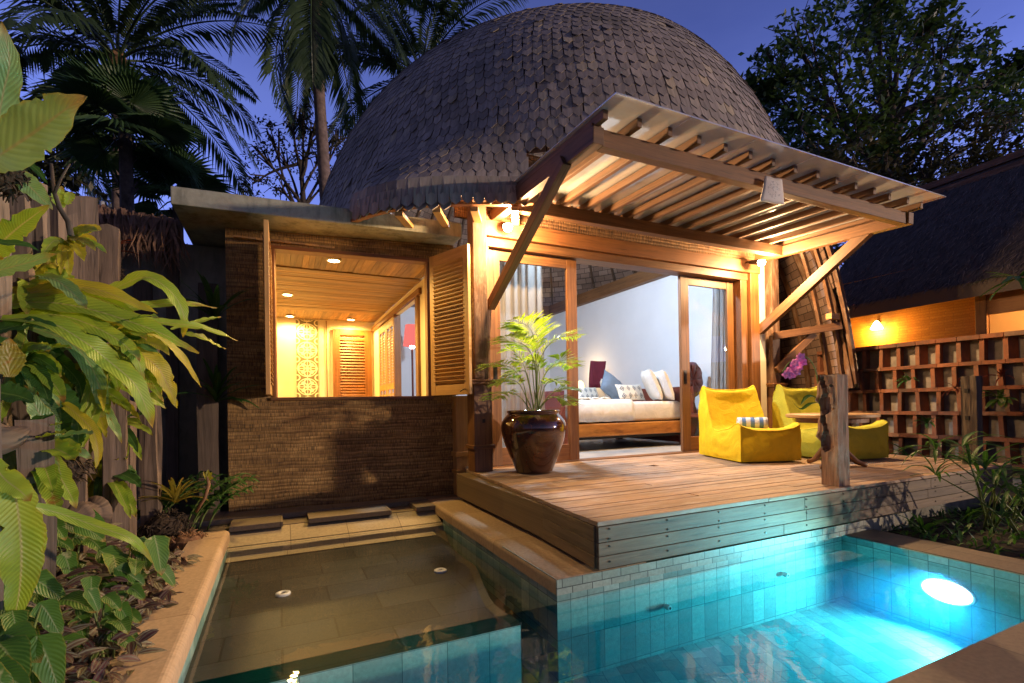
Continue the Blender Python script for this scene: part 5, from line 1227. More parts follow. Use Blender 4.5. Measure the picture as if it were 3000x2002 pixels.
fern('hanging_fern', 'dense green fern between the long yellow leaves and the fence boards', at(270, 1030, 2.75), [([(270+U(-30, 30), 1030+U(-20, 20)), (270+math.cos(a)*l*.4, 1020-20+math.sin(a)*l*.3), (270+math.cos(a)*l*.8, 1030+math.sin(a)*l*.75), (270+math.cos(a)*l, 1050+math.sin(a)*l+20)], 2.75, 2.5+U(-.2, .3), U(34, 62), random.choice(['fern', 'fern', 'fernyel', 'fernpale']), 'u') for a, l in [(U(-.7, 3.6), U(110, 240)) for _ in range(30)]])
fern('hanging_fern', 'yellowish green fern tuft below the pale leaves high on the fence', at(90, 800, 2.6), [([(90, 810), (90+math.cos(a)*l*.4, 795+math.sin(a)*l*.3), (90+math.cos(a)*l*.8, 815+math.sin(a)*l*.75), (90+math.cos(a)*l, 835+math.sin(a)*l)], 2.6, 2.4+U(-.2, .3), U(36, 66), random.choice(['fern', 'fernyel', 'fernpale']), 'u') for a, l in [(U(-1.2, 2.4), U(80, 190)) for _ in range(16)]])
fern('hanging_fern', 'green fern spilling over the lower fence beside the root basket', at(90, 1330, 2.2), [([(90, 1330), (90+math.cos(a)*l*.4, 1310+math.sin(a)*l*.3), (90+math.cos(a)*l*.8, 1330+math.sin(a)*l*.75), (90+math.cos(a)*l, 1350+math.sin(a)*l)], 2.2, 2.05+U(-.15, .2), U(40, 76), random.choice(['fern', 'ferndk', 'fernpale']), 'u') for a, l in [(U(-1.5, 2.8), U(90, 200)) for _ in range(18)]])
fern('hanging_fern', 'bright fern low on the fence above the driftwood log', at(300, 1400, 3.0), [([(300, 1400), (300+math.cos(a)*l*.4, 1385+math.sin(a)*l*.3), (300+math.cos(a)*l*.8, 1400+math.sin(a)*l*.75), (300+math.cos(a)*l, 1420+math.sin(a)*l)], 3.0, 2.9+U(-.1, .3), U(26, 46), random.choice(['fern', 'ferndk', 'fernyel']), 'u') for a, l in [(U(-2.2, 3.0), U(60, 140)) for _ in range(18)]])
def hangfern(label, cx, cy, d, l0, l1, n, w0, w1, mats, a0=-1.4, a1=4.0):
    fern('hanging_fern', label, at(cx, cy, d), [([(cx+U(-15, 15), cy), (cx+math.cos(a)*l*.4, cy-18+math.sin(a)*l*.3), (cx+math.cos(a)*l*.8, cy+math.sin(a)*l*.72), (cx+math.cos(a)*l, cy+20+math.sin(a)*l)], d, d-U(.02, .25), U(w0, w1), random.choice(mats), random.choice('uc')) for a, l in [(U(a0, a1), U(l0, l1)) for _ in range(n)]])
hangfern('pale green fern tuft half way up the fence at the left edge', 55, 1060, 2.3, 90, 190, 16, 34, 60, ['fern', 'fernpale', 'ferndk'])
hangfern('drooping green fern above the basket fern', 235, 1150, 2.6, 80, 190, 16, 26, 46, ['fern', 'fern', 'fernyel', 'fernpale'])
hangfern('leafy fern on the last boards of the fence near the dark wall', 330, 1260, 3.2, 60, 150, 18, 22, 38, ['fern', 'ferndk'])
hangfern('small yellow green fern at the fence top left of the thatch fringe', 190, 720, 2.7, 60, 130, 12, 22, 40, ['fern', 'fernyel'])
# basket fern
t = fern('basket_fern', 'upright green fern growing from a dark root ball on the fence', at(180, 1360, 2.3), [
    ([(172, 1300), (176, 1220), (166, 1150), (158, 1108)], 2.28, 2.3, 100, 'ferndk', 'c'), ([(165, 1300), (140, 1250), (108, 1198), (72, 1128)], 2.25, 2.2, 58, 'fernpale', 'c'),
    ([(180, 1195), (200, 1193), (268, 1258), (288, 1325), (280, 1375)], 2.3, 2.25, 34, 'fernyel', 'c'), ([(235, 1310), (248, 1220), (268, 1130), (280, 1052)], 2.35, 2.5, 34, 'fern', 'c'),
    ([(240, 1310), (265, 1235), (295, 1165), (316, 1095)], 2.35, 2.5, 34, 'fern', 'c'), ([(228, 1310), (230, 1255), (218, 1215)], 2.3, 2.3, 38, 'ferndk', 'c'), ([(205, 1310), (205, 1240), (190, 1180)], 2.3, 2.35, 60, 'fern', 'c'), ([(150, 1310), (110, 1290), (60, 1262)], 2.25, 2.2, 40, 'ferndk', 'c')])
rootball(t, at(182, 1362, 2.3), .105)
# big pale ferns high on the left
t = fern('staghorn_fern', 'pale green fern with huge blotched leaves hanging high at the left edge', at(10, 510, 2.0), [
    ([(10, 460), (-5, 370), (10, 270), (28, 180), (4, 62)], 2.0, 1.9, 78, 'fernpale', 'c'), ([(-30, 470), (20, 442), (112, 380), (180, 330), (250, 282)], 1.95, 1.8, 150, 'fernpale', 'c'),
    ([(30, 495), (70, 530), (110, 570), (155, 615)], 2.05, 2.1, 62, 'fernpale', 'c'), ([(-40, 760), (0, 715), (60, 662), (144, 600)], 1.95, 1.9, 82, 'fern', 'c'),
    ([(-60, 812), (0, 792), (90, 768), (168, 744)], 1.9, 1.85, 62, 'fernpale', 'c'), ([(-40, 700), (20, 712), (70, 716), (115, 735)], 1.85, 1.8, 24, 'ferndk', 'c'), ([(180, 610), (172, 580), (182, 545)], 2.3, 2.3, 38, 'fern', 'c'), ([(195, 600), (205, 575), (208, 562)], 2.3, 2.35, 26, 'fern', 'c'), ([(70, 470), (110, 500), (140, 540)], 2.1, 2.1, 22, 'ferndk', 'c')])
rootball(t, at(12, 520, 2.05), .085)
m = MB(); m.tube([at(150, 480, 2.1), at(158, 560, 2.1), at(175, 610, 2.12), at(200, 650, 2.15), at(208, 690, 2.15)], [.006, .008, .01, .011, .012], 7); m.tube([at(158, 570, 2.1), at(180, 520, 2.1), at(205, 480, 2.1)], [.007, .005, .003], 6); m.build('stem', 'barkdk', t, True)
# nearest leaves at the lower left
fern('broad_leaf_plant', 'bright green broad leaved plant leaning in at the lower left edge', at(20, 1500, 1.7), [
    ([(20, 1380), (48, 1470), (62, 1600), (58, 1720), (36, 1845)], 1.62, 1.6, 112, 'fern', 'c'), ([(-30, 1340), (10, 1400), (60, 1440), (90, 1470)], 1.6, 1.6, 70, 'fern', 'c'),
    ([(60, 1480), (110, 1488), (179, 1506), (277, 1540), (380, 1577), (420, 1612), (452, 1655)], 1.7, 2.0, 38, 'fern', 'c'), ([(80, 1510), (105, 1560), (125, 1630)], 1.65, 1.65, 52, 'fern', 'c'),
    ([(-60, 1130), (0, 1150), (50, 1160), (102, 1178)], 1.9, 1.85, 82, 'ferndk', 'c'), ([(25, 1105), (27, 1060), (25, 1030), (28, 990)], 2.0, 2.0, 78, 'brom', 'c'), ([(-40, 1850), (20, 1830), (60, 1870), (90, 1900)], 1.6, 1.6, 80, 'ferndk', 'c')])
# bromeliads
def rosette(parent, c, n, l, w, mat, up=(.3, 1.2), droop=1.0):
    for k in range(n):
        m = MB(); e = U(*up); leaf(m, arch(c, k*2.4+U(-.2, .2), l*U(.75, 1.1), e, droop*U(.6, 1.3)), w*U(.8, 1.15), (0, 0, 1), lambda t: (1-t)**.5*(.65+.5*t), .4, .03, 10, 2); m.build('leaf', mat, parent, True)
c0 = at(322, 745, 4.2); t = thing('red_bromeliad', 'dark red bromeliad perched on a post before the dark wall', 'bromeliad', c0); rosette(t, c0, 14, .24, .05, 'bromred'); rootball(t, c0-V((0, 0, .16)), .10, 'root_ball')
c0 = at(515, 1475, 3.75); t = thing('orange_bromeliad', 'orange and green bromeliad on a root clump at the pool corner', 'bromeliad', c0); rosette(t, c0, 22, .30, .045, 'brom', (.2, 1.3), 1.0); rootball(t, at(555, 1600, 3.6), .13, 'root_clump', 'dryleaf'); rootball(t, at(490, 1545, 3.7), .14, 'root_clump', 'root')
m = MB(); m.tube([at(575, 1500, 3.7), at(600, 1460, 3.68), at(612, 1420, 3.68), at(608, 1395, 3.68)], [.012, .011, .014, .006], 6); m.build('flower_stem', 'dryleaf', t, True)
m = MB(); [leaf(m, [at(608, 1410, 3.68), at(608+dx*.5, 1400+dy*.5, 3.68), at(608+dx, 1400+dy, 3.68)], .03, (0, -1, .3), None, .3, 0, 6) for dx, dy in ((-12, -18), (2, -24), (14, -16), (18, 2))]; m.build('flower', 'fernyel', t, True)
# driftwood log
m = MB(); pa, pb = at(150, 1560, 2.45), at(285, 1500, 2.7); c = crom([pa, pa.lerp(pb, .5)+V((0, 0, .015)), pb], 12); m.tube(c, [.075+.018*math.sin(i*1.1)+mnoise.noise(V((i*.7, 1, 2)))*.02 for i in range(13)], 14); o = m.build('driftwood_log', 'grey', None, True); tag(o, 'round grey driftwood log lying among the plants under the fence', 'log')
m = MB(); pa, pb = at(-40, 1290, 1.95), at(130, 1222, 2.1); m.tube(crom([pa, pa.lerp(pb, .5)-V((0, 0, .03)), pb], 8), [.075, .07, .065, .055, .045, .032, .02, .012, .004], 10); o = m.build('driftwood_piece', 'grey', None, True); tag(o, 'pointed grey driftwood piece sticking out at the left edge', 'driftwood')
# arrowhead plants
def heart(mb, c, d, n, l, w): leaf(mb, [c-d*l*.12, c+d*l*.3+V((0, 0, l*.06)), c+d*l*.7, c+d*l-V((0, 0, l*.1))], w, n, lambda t: (min(1, t*5)**.6)*(1-t)**.6*1.35, .25, .06, 10, 3)
def arrowplant(label, c, n, spread, l):
    t = thing('arrowhead_plant', label, 'plant', c, 'arrowhead plants in the planting bed'); st = MB()
    for k in range(n):
        a = U(0, 6.28); b = c+V((math.cos(a)*spread*R(), math.sin(a)*spread*1.2*R(), U(.10, .36))); d = V((U(.1, .9), U(-.9, .1), U(-.9, -.1))).normalized(); m = MB(); ll = l*U(.75, 1.2)
        heart(m, b, d, V((U(.1, .7), -.7, U(.3, .9))), ll, ll*.62); m.build('leaf', 'arrow', t, True); st.tube([c+V((U(-.05, .05), U(-.05, .05), 0)), c.lerp(b, .6)+V((0, 0, .06)), b], [.005, .004, .003], 5)
    st.build('stems', 'stem', t)
arrowplant('arrowhead plant with cream blotched leaves overhanging the coping midway along the pool', V((-.68, 2.95, -.34)), 16, .16, .14)
arrowplant('arrowhead plant with green leaves close to the bottom left corner', V((-.72, 1.95, -.34)), 22, .20, .13)
arrowplant('arrowhead plant filling the bed below the basket fern', V((-.88, 2.45, -.3)), 22, .20, .12)
arrowplant('small arrowhead plant creeping onto the coping near the camera', V((-.62, 2.35, -.34)), 12, .13, .09)
arrowplant('arrowhead plant at the foot of the fence behind the nearest leaves', V((-.95, 1.75, -.28)), 18, .2, .13)
arrowplant('arrowhead plant climbing under the fence by the driftwood log', V((-.95, 3.1, -.2)), 12, .16, .14)
# striped purple ground cover
g1, g2 = MB(), MB()
for k in range(1700):
    y = U(1.3, 3.6); x = -1.15+.62*R()**.75; z = -.35+.34*(-.5-x)/.6*U(.3, 1)+.12*R(); a = U(0, 6.28); c0 = V((x+(.05*math.sin(y*9)), y, z)); d = V((math.cos(a)*.8+.35, math.sin(a)*.8-.3, U(-.7, .35))).normalized()
    leaf(g1 if R() < .55 else g2, [c0, c0+d*.04+V((0, 0, .004)), c0+d*U(.07, .095)-V((0, 0, .003))], U(.026, .038), V((.3+U(-.5, .5), -.5, .8)), None, .12, .03, 5, 2, None, 2)
o = g1.build('ground_cover', 'trad', None, True, 'stuff'); o['label'] = 'purple striped creeping ground cover in the planting bed'; o['category'] = 'ground cover'
o = g2.build('ground_cover', 'tradpale', None, True, 'stuff'); o['label'] = 'silver striped creeping ground cover in the planting bed'; o['category'] = 'ground cover'
# ginger canes at the wall
def ginger(label, c, n, h):
    t = thing('ginger_plant', label, 'plant', c, 'leafy canes by the woven wall')
    for k in range(n):
        az = U(-.9, .6); p_ = arch(c+V((U(-.1, .1), U(-.1, .1), 0)), az, h*U(.7, 1.1), 1.25, 1.1); cc_ = crom(p_, 16); m = MB(); m.tube(cc_, [.007-.0003*i for i in range(17)], 5); st = m.build('cane', 'stem', t, True); m = MB()
        for i in range(4, 17):
            d = (cc_[i]-cc_[i-1]).normalized(); s = d.cross(V((0, 0, 1))).normalized()*(1 if i % 2 else -1); dd = (s*.8+d*.7+V((0, 0, -.1))).normalized(); l = U(.12, .17); leaf(m, [cc_[i], cc_[i]+dd*l*.5+V((0, 0, .01)), cc_[i]+dd*l-V((0, 0, .03))], .034, V((0, -.2, 1)), None, .25, .02, 7, 2, None, 1)
        m.build('leaves', 'ferndk', st, True)
ginger('leafy green canes arching over the step at the foot of the woven wall', V((-.62, 4.75, -.33)), 8, .62)
ginger('dark leafy canes low against the fence end', V((-.98, 4.75, -.33)), 7, .6)
# ferns on the wall post
m = ragged((-.58, 5.25, -.36), .16, .12, 1.75, 0); o = m.build('wall_post', 'greydark', None); tag(o, 'dark timber post with two ferns on it at the edge of the woven wall', 'post')
for c0, lab, n in ((V((-.50, 5.10, 1.45)), 'upper dark green fern on the post at the woven wall', 13), (V((-.50, 5.10, .72)), 'lower dark green fern on the post at the woven wall', 13)):
    t = thing('wall_fern', lab, 'fern', c0, 'ferns on the wall post')
    for k in range(n): m = MB(); leaf(m, arch(c0, U(-2.7, .3), U(.3, .5), U(.2, 1.4), U(.4, 1.3)), U(.05, .075), (0, -.3, 1), None, .25, .08, 12, 3); m.build('leaf', 'ferndk', t, True)

# ================================================================== RIGHT SIDE
GXW = 7.5
wl = thing('brick_screen_wall', 'terracotta brick screen wall of open square cells on the right of the deck', 'wall', (GXW, 3, -.1))
m = MB(); rows = [-.17, .13, .43, .73, 1.03, 1.33]; cols = [4.82-.216*i for i in range(20)]
for z in rows[:-1]:
    for a, b in zip(cols, cols[1:]): m.hexa([(GXW+U(-.008, .008), b+.002, z), (GXW+.16, b+.002, z), (GXW+.16, b+.002, z+.045), (GXW, b+.002, z+.045), (GXW+U(-.008, .008), a-.002, z), (GXW+.16, a-.002, z), (GXW+.16, a-.002, z+.045), (GXW, a-.002, z+.045)])
for r_i, z in enumerate(rows[:-1]):
    for i, y in enumerate(cols):
        sh_ = (.03 if (i+r_i) % 2 else -.03)+U(-.012, .012); y0 = y+(.05 if r_i % 2 else 0); z0, z1 = z+.047, z+.298; tw = U(-.012, .012)
        m.hexa([(GXW+.01, y0-.025, z0), (GXW+.15, y0-.025+sh_, z0), (GXW+.15, y0+.02+sh_, z0), (GXW+.01, y0+.02, z0), (GXW+.01, y0-.022+tw, z1), (GXW+.15, y0-.022+sh_+tw, z1), (GXW+.15, y0+.022+sh_+tw, z1), (GXW+.01, y0+.022+tw, z1)])
m.build('bricks', 'terracotta', wl)
m = MB()
for a, b in zip(cols, cols[1:]): m.box((GXW-.03, b+.002, 1.332), (GXW+.2, a-.002, 1.385))
m.build('coping', 'terracotta', wl, bevel=.004)
m = MB(); m.boxm((GXW+.162, .6, -.45), (GXW+.22, 4.85, 1.33)); m.build('backing', 'wallback', wl)
def cellplant(label, c, n, l, mat, w=.035):
    t = thing('cell_plant', label, 'plant', c, 'plants in the screen wall')
    for k in range(n): m = MB(); leaf(m, arch(c, U(1.9, 4.4), l*U(.6, 1.1), U(-.2, 1.3), U(.6, 1.6)), w*U(.7, 1.2), (-.3, 0, 1), None, .25, .06, 8, 2); m.build('leaf', mat, t, True)
cellplant('small dark fern in a high cell of the brick screen wall', aty(2665, 1115, 3.45), 14, .20, 'ferndk')
cellplant('reddish spiky plant in a cell beside the top of the grey timber post', aty(2800, 1140, 2.98), 14, .22, 'bromred', .02)
cellplant('small plant low in the brick screen wall above the deck', aty(2715, 1240, 3.2), 14, .18, 'ferndk')
cellplant('pale green plant hanging on the screen wall right of the grey post', aty(2930, 1170, 2.62), 16, .26, 'arrow', .06)
cellplant('spiky reddish plant on top of the hanging leaves right of the grey post', aty(2935, 1105, 2.62), 12, .2, 'bromred', .02)
cellplant('low dark green plant at the foot of the screen wall by the deck corner', V((6.9, 2.75, -.1)), 18, .34, 'ferndk', .03)
cellplant('curving strap leaf plant at the foot of the wall behind the deck', V((7.1, 3.4, -.15)), 12, .40, 'ferndk', .03)
def shrub(label, c, n, l, mat='ferndk', w=.032, z=.5, lean=0):
    t = thing('strap_leaf_shrub', label, 'shrub', c, 'dark shrubs right of the pool')
    for k in range(n):
        b = V(c)+V((U(-.15, .15), U(-.15, .15), 0)); tp = V(c)+V((U(-.3, .3)+lean, U(-.3, .3), z*U(.5, 1.1))); m = MB(); m.tube([b, b.lerp(tp, .5)+V((0, 0, .05)), tp], [.008, .006, .004], 5); st = m.build('stem', 'stem', t, True); m = MB()
        for q in range(9): leaf(m, arch(tp, U(0, 6.28), l*U(.7, 1.15), U(-.1, 1.2), U(.8, 1.6), 4), w*U(.8, 1.2), (0, 0, 1), None, .25, .03, 8, 2, None, 1)
        m.build('leaves', mat, st, True)
shrub('strap leaved shrub overhanging the far right corner of the pool', V((5.05, 1.82, -.40)), 12, .30, 'ferndk', .03, .62, -.1)
shrub('dark shrub at the right edge behind the pool end wall', V((4.75, 1.35, -.40)), 9, .26, 'ferndk', .03, .45)
for q, lab in (((4.5, 2.1, -.41), 'low fern in the corner under the deck at the pool end'), ((5.3, 2.15, -.41), 'low fern under the deck front, left of the strap leaved shrub')):
    t = thing('low_fern', lab, 'fern', q, 'low ferns under the deck')
    for k in range(14): m = MB(); leaf(m, arch(V(q), U(2.2, 5.6), U(.16, .28), U(.5, 1.3), U(.6, 1.4)), .035, (0, -.2, 1), None, .25, .04, 8, 2); m.build('leaf', 'ferndk', t, True)
t = thing('frangipani_branch', 'green leafy branch reaching in at the right edge in front of the thatched house', 'branch', at(3010, 830, 5))
c0 = at(2985, 815, 5.0); m = MB(); m.tube([c0+V((1.1, -.9, -1.5)), c0+V((.35, -.2, -.5)), c0], [.03, .022, .016], 8); m.build('branch', 'bark', t, True)
for k in range(16): m = MB(); leaf(m, arch(c0, U(1.2, 5.2), U(.26, .40), U(-.5, 1.1), U(.3, .9)), .07, (0, -.2, 1), None, .2, .03, 10, 2); m.build('leaf', 'ferndk', t, True)
# retaining planter right of the pool
m = MB(); m.boxm((PX1+.36, PY0-.5, -.6), (9, 2.22, -.405)); m.build('planting_bed', 'soil', kind='structure')
gc = MB()
for k in range(900):
    c0 = V((U(4.22, 7.2), U(.9, 2.32), -.40)); a = U(0, 6.28); l = U(.05, .12); leaf(gc, arch(c0, a, l, U(.2, 1.3), U(.3, 1.2), 3), U(.018, .03), (0, -.2, 1), None, .2, .03, 4, 2, None, 1)
o = gc.build('ground_cover', 'ferndk', None, True, 'stuff'); o['label'] = 'low dark green ground cover in the bed right of the pool'; o['category'] = 'ground cover'
# thatched house
hs = thing('thatched_house', 'neighbouring house with dark thatch and orange lit woven walls', 'house', (10.2, 4, -.4))
m = MB(); m.face([(10.0, 9, -.4), (10.0, 3.72, -.4), (10.0, 3.72, 2.9), (10.0, 9, 2.9)]); m.face([(10.0, 3.72, 2.05), (10.0, .7, 2.05), (10.0, .7, 2.9), (10.0, 3.72, 2.9)]); m.face([(10.0, 3.72, -.4), (10.0, .7, -.4), (10.0, .7, 1.55), (10.0, 3.72, 1.55)]); m.boxm((10.02, .7, -.4), (10.3, 9, 1.5)); m.build('woven_wall', 'orangewall', hs)
m = MB(); m.boxm((11.4, .7, -.4), (11.5, 6, 3)); m.boxm((10.05, .7, 1.5), (11.4, 5, 1.53)); m.build('inner_room', 'cream', hs)
wn_ = MB()
for y in (3.80, 2.95, 2.1): wn_.box((9.93, y-.07, 1.5), (10.0, y+.07, 2.6))
wn_.box((9.94, 2.0, 1.5), (10.0, 3.8, 1.58)); wn_.box((9.95, 1.9, 1.92), (9.999, 3.74, 2.6)); wn_.build('window_frame', 'housewood', hs, bevel=.005)
def roofp(a, b): return V((9.45+a*2.6, 6.6-b*6.2-a*.9, 2.33+.012*b*9+a*2.55))
m = MB(); gr = [[roofp(i/10, j/24) for j in range(25)] for i in range(11)]; m.surf(gr, uvs=lambda i, j: (i*.3, j*.4)); gr2 = [[roofp(i/10, j/24)+V((.05, 0, -.22)) for j in range(25)] for i in range(11)]; m.surf(gr2); m.surf([gr[0], gr2[0]])
gh = [[roofp(i/10, 0), roofp(i/10, 0)+V((2.5*(1-i/10), 1.2*(1-i/10), 0))] for i in range(11)]; m.surf(gh)
for k in range(9000):
    a, b = R()**1.3, U(.0, 1); q = roofp(a, b)+V((0, 0, U(.0, .035))); l = U(.10, .24); d = (roofp(0, b)-roofp(1, b)).normalized()+V((U(-.1, .1), U(-.45, .45), U(-.05, .12))); d.normalize(); e_ = V((0, 1, 0))*U(.004, .009)
    m.face([q-e_, q+e_, q+d*l])
rf = m.build('thatch_roof', 'thatch', hs)
m = MB(); m.beam(roofp(1.0, 0)+V((0, 0, .06)), roofp(1.0, 1)+V((0, 0, .10)), .12, .12); m.beam(roofp(.97, 0)+V((-.1, 0, -.1)), roofp(.97, 1)+V((-.1, 0, -.06)), .1, .1); m.build('ridge_beam', 'post', rf)
c0 = V((9.93, 5.28, 1.98)); t = thing('house_sconce', 'small bright sconce on the orange woven wall of the house', 'lamp', c0); m = MB(); m.lathe([(.02, .09), (.05, .05), (.10, -.05), (.08, -.06)], c0, 20); m.build('shade', 'sconce', t, True); m = MB(); m.box(c0+V((.02, -.03, .03)), c0+V((.07, .03, .10))); m.build('bracket', 'metal', t)
lamp('lamp_light', 'POINT', c0+V((-.05, 0, -.12)), 75, (1, .50, .07), .06, None, t)
c0 = V((10.7, 2.4, 2.6)); t = thing('house_room_light', 'orange glowing ceiling lamp inside the open window of the house', 'lamp', c0); m = MB(); m.lathe([(.001, -.08), (.10, -.04), (.10, .04), (.001, .05)], c0, 20); m.build('shade', emit('orange_glow', (1, .45, .12), 6), t, True)
lamp('lamp_light', 'POINT', c0+V((0, 0, -.35)), 150, (1, .48, .14), .1, None, t)

# ================================================================== TREES
def palm_tree(label, c, gz, fr, trunk_r, mat='palm', lean=0, nl=58, ll=.8, wid=.072):
    """c: crown centre; fr: (azimuth, elevation, length, bend)"""
    c = V(c); t = thing('coconut_palm', label, 'palm tree', (c.x+lean, c.y, gz), 'tall palms behind the garden')
    m = MB(); m.tube(crom([(c.x+lean, c.y, gz), (c.x+lean*.6, c.y, gz+(c.z-gz)*.4), (c.x+lean*.1, c.y, gz+(c.z-gz)*.8), c], 24), [trunk_r*(1.25-.5*i/24+.04*(i % 2)) for i in range(25)], 12); m.build('trunk', 'bark', t, True)
    m = MB(); m.lathe([(.001, -.7), (trunk_r*1.1, -.6), (trunk_r*1.6, -.15), (trunk_r*1.1, .25), (.001, .4)], c, 10); m.build('crownshaft', 'dryleaf', t)
    for az, el, l, bend in fr:
        p_ = arch(c+V((0, 0, .1)), az, l, el, bend, 6); m = MB(); frond(m, m, p_, nl, ll*U(.85, 1.1), wid, 1.1, (0, 0, 1), 26, .14, .03, .95); m.build('frond', mat, t)
    return t
def spread(n, l, seed, e0=(-.2, 1.35)):
    rnd = random.Random(seed); return [(k*2.399+rnd.uniform(-.25, .25), e0[0]+(e0[1]-e0[0])*((k+.5)/n), l*rnd.uniform(.85, 1.1), rnd.uniform(.9, 1.5)) for k in range(n)]
palm_tree('full coconut palm at the left with drooping fronds behind the fan palm', at(345, 190, 11.5), -.4, spread(24, 3.9, 3), .14)
palm_tree('tall slender palm trunk rising out of the picture left of the dome', at(922, -60, 12.5), -.4, spread(20, 3.9, 5, (-.95, 1.2)), .145, lean=.45)
palm_tree('palm with feathery fronds just behind the left shoulder of the dome', at(1235, 235, 15), -.4, spread(20, 4.3, 8, (-.15, 1.4)), .15)
palm_tree('dark palm behind the far left edge of the garden', at(60, 330, 13), -.4, spread(18, 3.6, 21, (-.6, 1.1)), .15)
def fan_palm(label, c, gz, n, r, tr, grp=None):
    c = V(c); t = thing('fan_palm', label, 'palm tree', (c.x, c.y, gz), 'fan palms behind the left wall'); m = MB(); m.tube([V((c.x+.05, c.y, gz)), V((c.x+.02, c.y, (gz+c.z)/2)), c], [tr*1.15, tr, tr*.9], 10)
    for k in range(60): z = gz+(c.z-gz)*(.5+.5*R()); a = U(0, 6.28); q = V((c.x+math.cos(a)*tr, c.y+math.sin(a)*tr, z)); m.beam(q, q+V((math.cos(a)*.06, math.sin(a)*.06, .10)), .05, .012)
    m.build('trunk', 'barkdk', t)
    for k in range(n):
        az = k*2.4; el = -.5+1.8*(k+.5)/n; d = V((math.cos(az)*math.cos(el), math.sin(az)*math.cos(el), math.sin(el))); hub = c+d*r*.75; m = MB(); m.tube([c, c+d*r*.4+V((0, 0, .05)), hub], [.02, .014, .01], 5)
        s = d.cross(V((0, 0, 1))).normalized(); u = s.cross(d); nseg = 40
        for i in range(nseg):
            a0 = -2.4+4.8*i/nseg; a1 = -2.4+4.8*(i+1)/nseg; am = (a0+a1)/2; rr = r*(.75+.25*math.cos(am*.6))*U(.93, 1.05)
            f = lambda a, q, o: hub+(d*math.cos(a)+s*math.sin(a))*q+u*o-V((0, 0, .10*q*q/r))
            m.face([hub, f(a0, rr*.62, 0), f(am, rr*.62, .05*r)], [(.5, 0), (0, .6), (.5, .6)]); m.face([hub, f(am, rr*.62, .05*r), f(a1, rr*.62, 0)], [(.5, 0), (.5, .6), (1, .6)]); e_ = (f(am, rr, -.10*r*U(.4, 2.2)))
            m.face([f(a0, rr*.62, 0), e_, f(am, rr*.62, .05*r)], [(0, .6), (.5, 1), (.5, .6)]); m.face([f(am, rr*.62, .05*r), e_, f(a1, rr*.62, 0)], [(.5, .6), (.5, 1), (1, .6)])
        m.build('leaf', 'fan', t)
fan_palm('dark fan palm with round pleated leaves on a shaggy trunk above the fence', at(368, 395, 8.6), -.4, 17, .78, .11)
fan_palm('smaller fan palm low behind the flat roof slab', at(520, 585, 9.8), -.4, 12, .7, .1)
def tree(name, label, base, top, clumps, mat, lsz, per, grp=None, cat='tree', tr=.2, bark='barkdk', wig=.6):
    """clumps: (centre, radius)"""
    base, top = V(base), V(top); t = thing(name, label, cat, base, grp); m = MB(); m.tube(crom([base, base.lerp(top, .5)+V((U(-.2, .2), 0, 0)), top], 10), [tr*(1.2-.6*i/10) for i in range(11)], 9)
    for c, r in clumps:
        c = V(c); s = base.lerp(top, U(.55, .98)); mid = s.lerp(c, .5)+V((U(-1, 1), U(-1, 1), U(-.2, .8)))*r*.25; m.tube(crom([s, mid, c], 8), [tr*.42*(1-.85*i/8)+.012 for i in range(9)], 6)
        for k in range(7):
            e_ = V((U(-1, 1), U(-1, 1), U(-.7, 1))).normalized()*r*U(.7, 1.0); m.tube([mid.lerp(c, U(.2, .9)), c+e_*.5+V((0, 0, .1)), c+e_], [.03, .018, .008], 4)
    m.build('trunk', bark, t, True); m = MB()
    for c, r in clumps:
        c = V(c); twigs = [c+V((U(-1, 1), U(-1, 1), U(-.75, .85)))*r*.62+V((U(-1, 1), U(-1, 1), U(-1, 1)))*r*.38 for _ in range(max(5, int(per/14)))]
        for k in range(per):
            q = random.choice(twigs)+V((random.gauss(0, 1), random.gauss(0, 1), random.gauss(0, .6)))*r*.13; d = V((U(-1, 1), U(-1, 1), U(-.9, .3))).normalized(); s = d.cross(V((U(-.6, .6), U(-.6, .6), 1))).normalized()*lsz*.24; l = lsz*U(.7, 1.3)
            m.face([q, q+d*l*.5-s, q+d*l, q+d*l*.5+s], [(.5, 0), (0, .5), (.5, 1), (1, .5)])
    m.build('crown', mat, t); return t
random.seed(31)
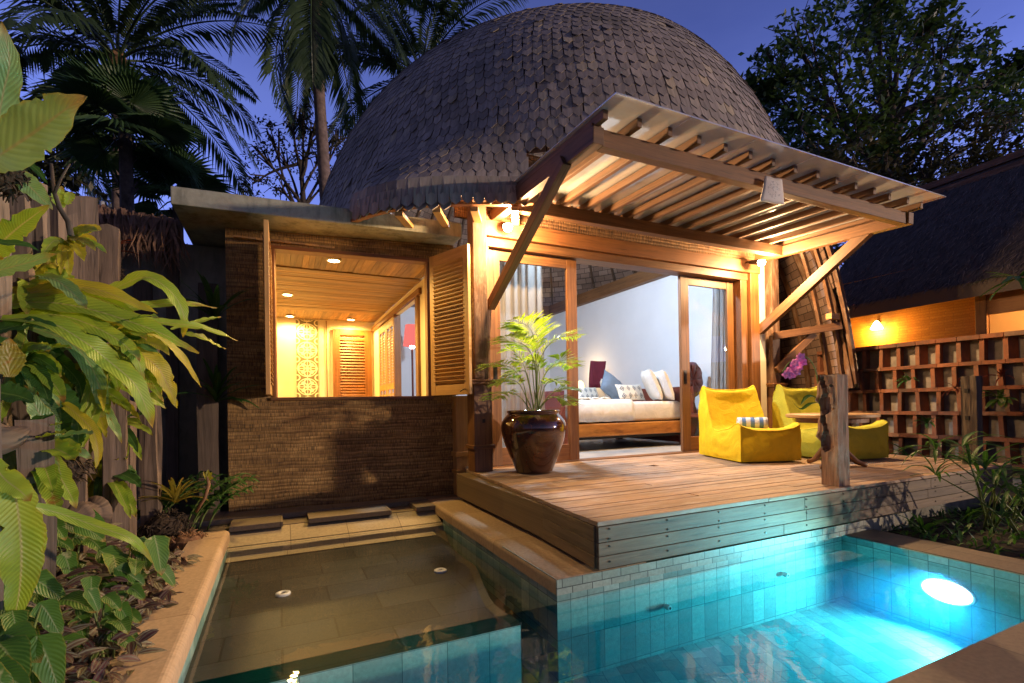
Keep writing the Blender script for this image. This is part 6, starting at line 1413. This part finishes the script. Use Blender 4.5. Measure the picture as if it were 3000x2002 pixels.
cl = [(at(x, y, d), r/CF*d) for x, y, d, r in ((2330, 130, 16, 110), (2270, 220, 16, 90), (2430, 190, 16, 120), (2520, 80, 16.5, 110), (2620, 40, 17, 100), (2640, 150, 16, 130), (2760, 130, 16.5, 110), (2860, 190, 17, 100), (2960, 240, 17, 90), (2560, 290, 15.5, 140), (2400, 330, 15.5, 130), (2280, 340, 16, 100), (2720, 290, 15.5, 140), (2870, 330, 16, 110), (2980, 340, 17, 80), (2330, 430, 15, 110), (2480, 430, 15, 130), (2640, 420, 15, 130), (2240, 270, 16, 60), (2560, 20, 16.5, 60), (2990, 190, 17, 40), (2740, 60, 16.5, 60))]
tree('broadleaf_tree', 'big dark broadleaf tree filling the upper right behind the dome', at(2660, 900, 15), at(2600, 330, 15.5), cl, 'treeleaf', .26, 480, None, 'tree', .32)
cl = [(at(x, y, d), r/CF*d) for x, y, d, r in ((2480, 520, 13.5, 110), (2600, 540, 13.5, 120), (2740, 470, 14, 130), (2860, 440, 14, 130), (2970, 420, 14, 110), (2700, 580, 13, 110), (2400, 500, 13.5, 90), (2830, 540, 13.5, 100), (2350, 520, 14, 80), (2440, 640, 13, 110), (2560, 680, 12.8, 110), (2450, 740, 12.8, 90))]
tree('broadleaf_tree', 'lower dark tree with yellowish leaves between the awning and the thatch roof', at(2760, 900, 13.8), at(2740, 560, 13.8), cl, 'treeleaf2', .20, 520, None, 'tree', .22)
cl = [(at(x, y, d), r/CF*d) for x, y, d, r in ((800, 400, 13.5, 55), (860, 370, 13.5, 60), (920, 380, 13.5, 55), (760, 450, 13.5, 50), (830, 460, 13.5, 60), (900, 450, 13.5, 60), (960, 440, 13.5, 55), (740, 540, 13.5, 50), (820, 550, 13.5, 50), (1000, 400, 14, 40), (960, 530, 13.5, 50), (890, 340, 13.5, 35))]
tree('sparse_tree', 'small sparse tree with fine twigs between the tall palm trunk and the roof slab', at(885, 900, 13.5), at(880, 470, 13.5), cl, 'treeleaf2', .11, 150, None, 'tree', .09)
cl = [(at(x, y, d), r/CF*d) for x, y, d, r in ((1040, 330, 19, 60), (60, 470, 12, 130), (170, 520, 12, 110), (-60, 400, 12, 130), (-40, 560, 11, 150))]
tree('dark_bush', 'dark bushy tree low behind the left fence', at(60, 800, 12), at(60, 540, 12), cl[1:], 'treeleaf2', .22, 500, None, 'tree', .15)
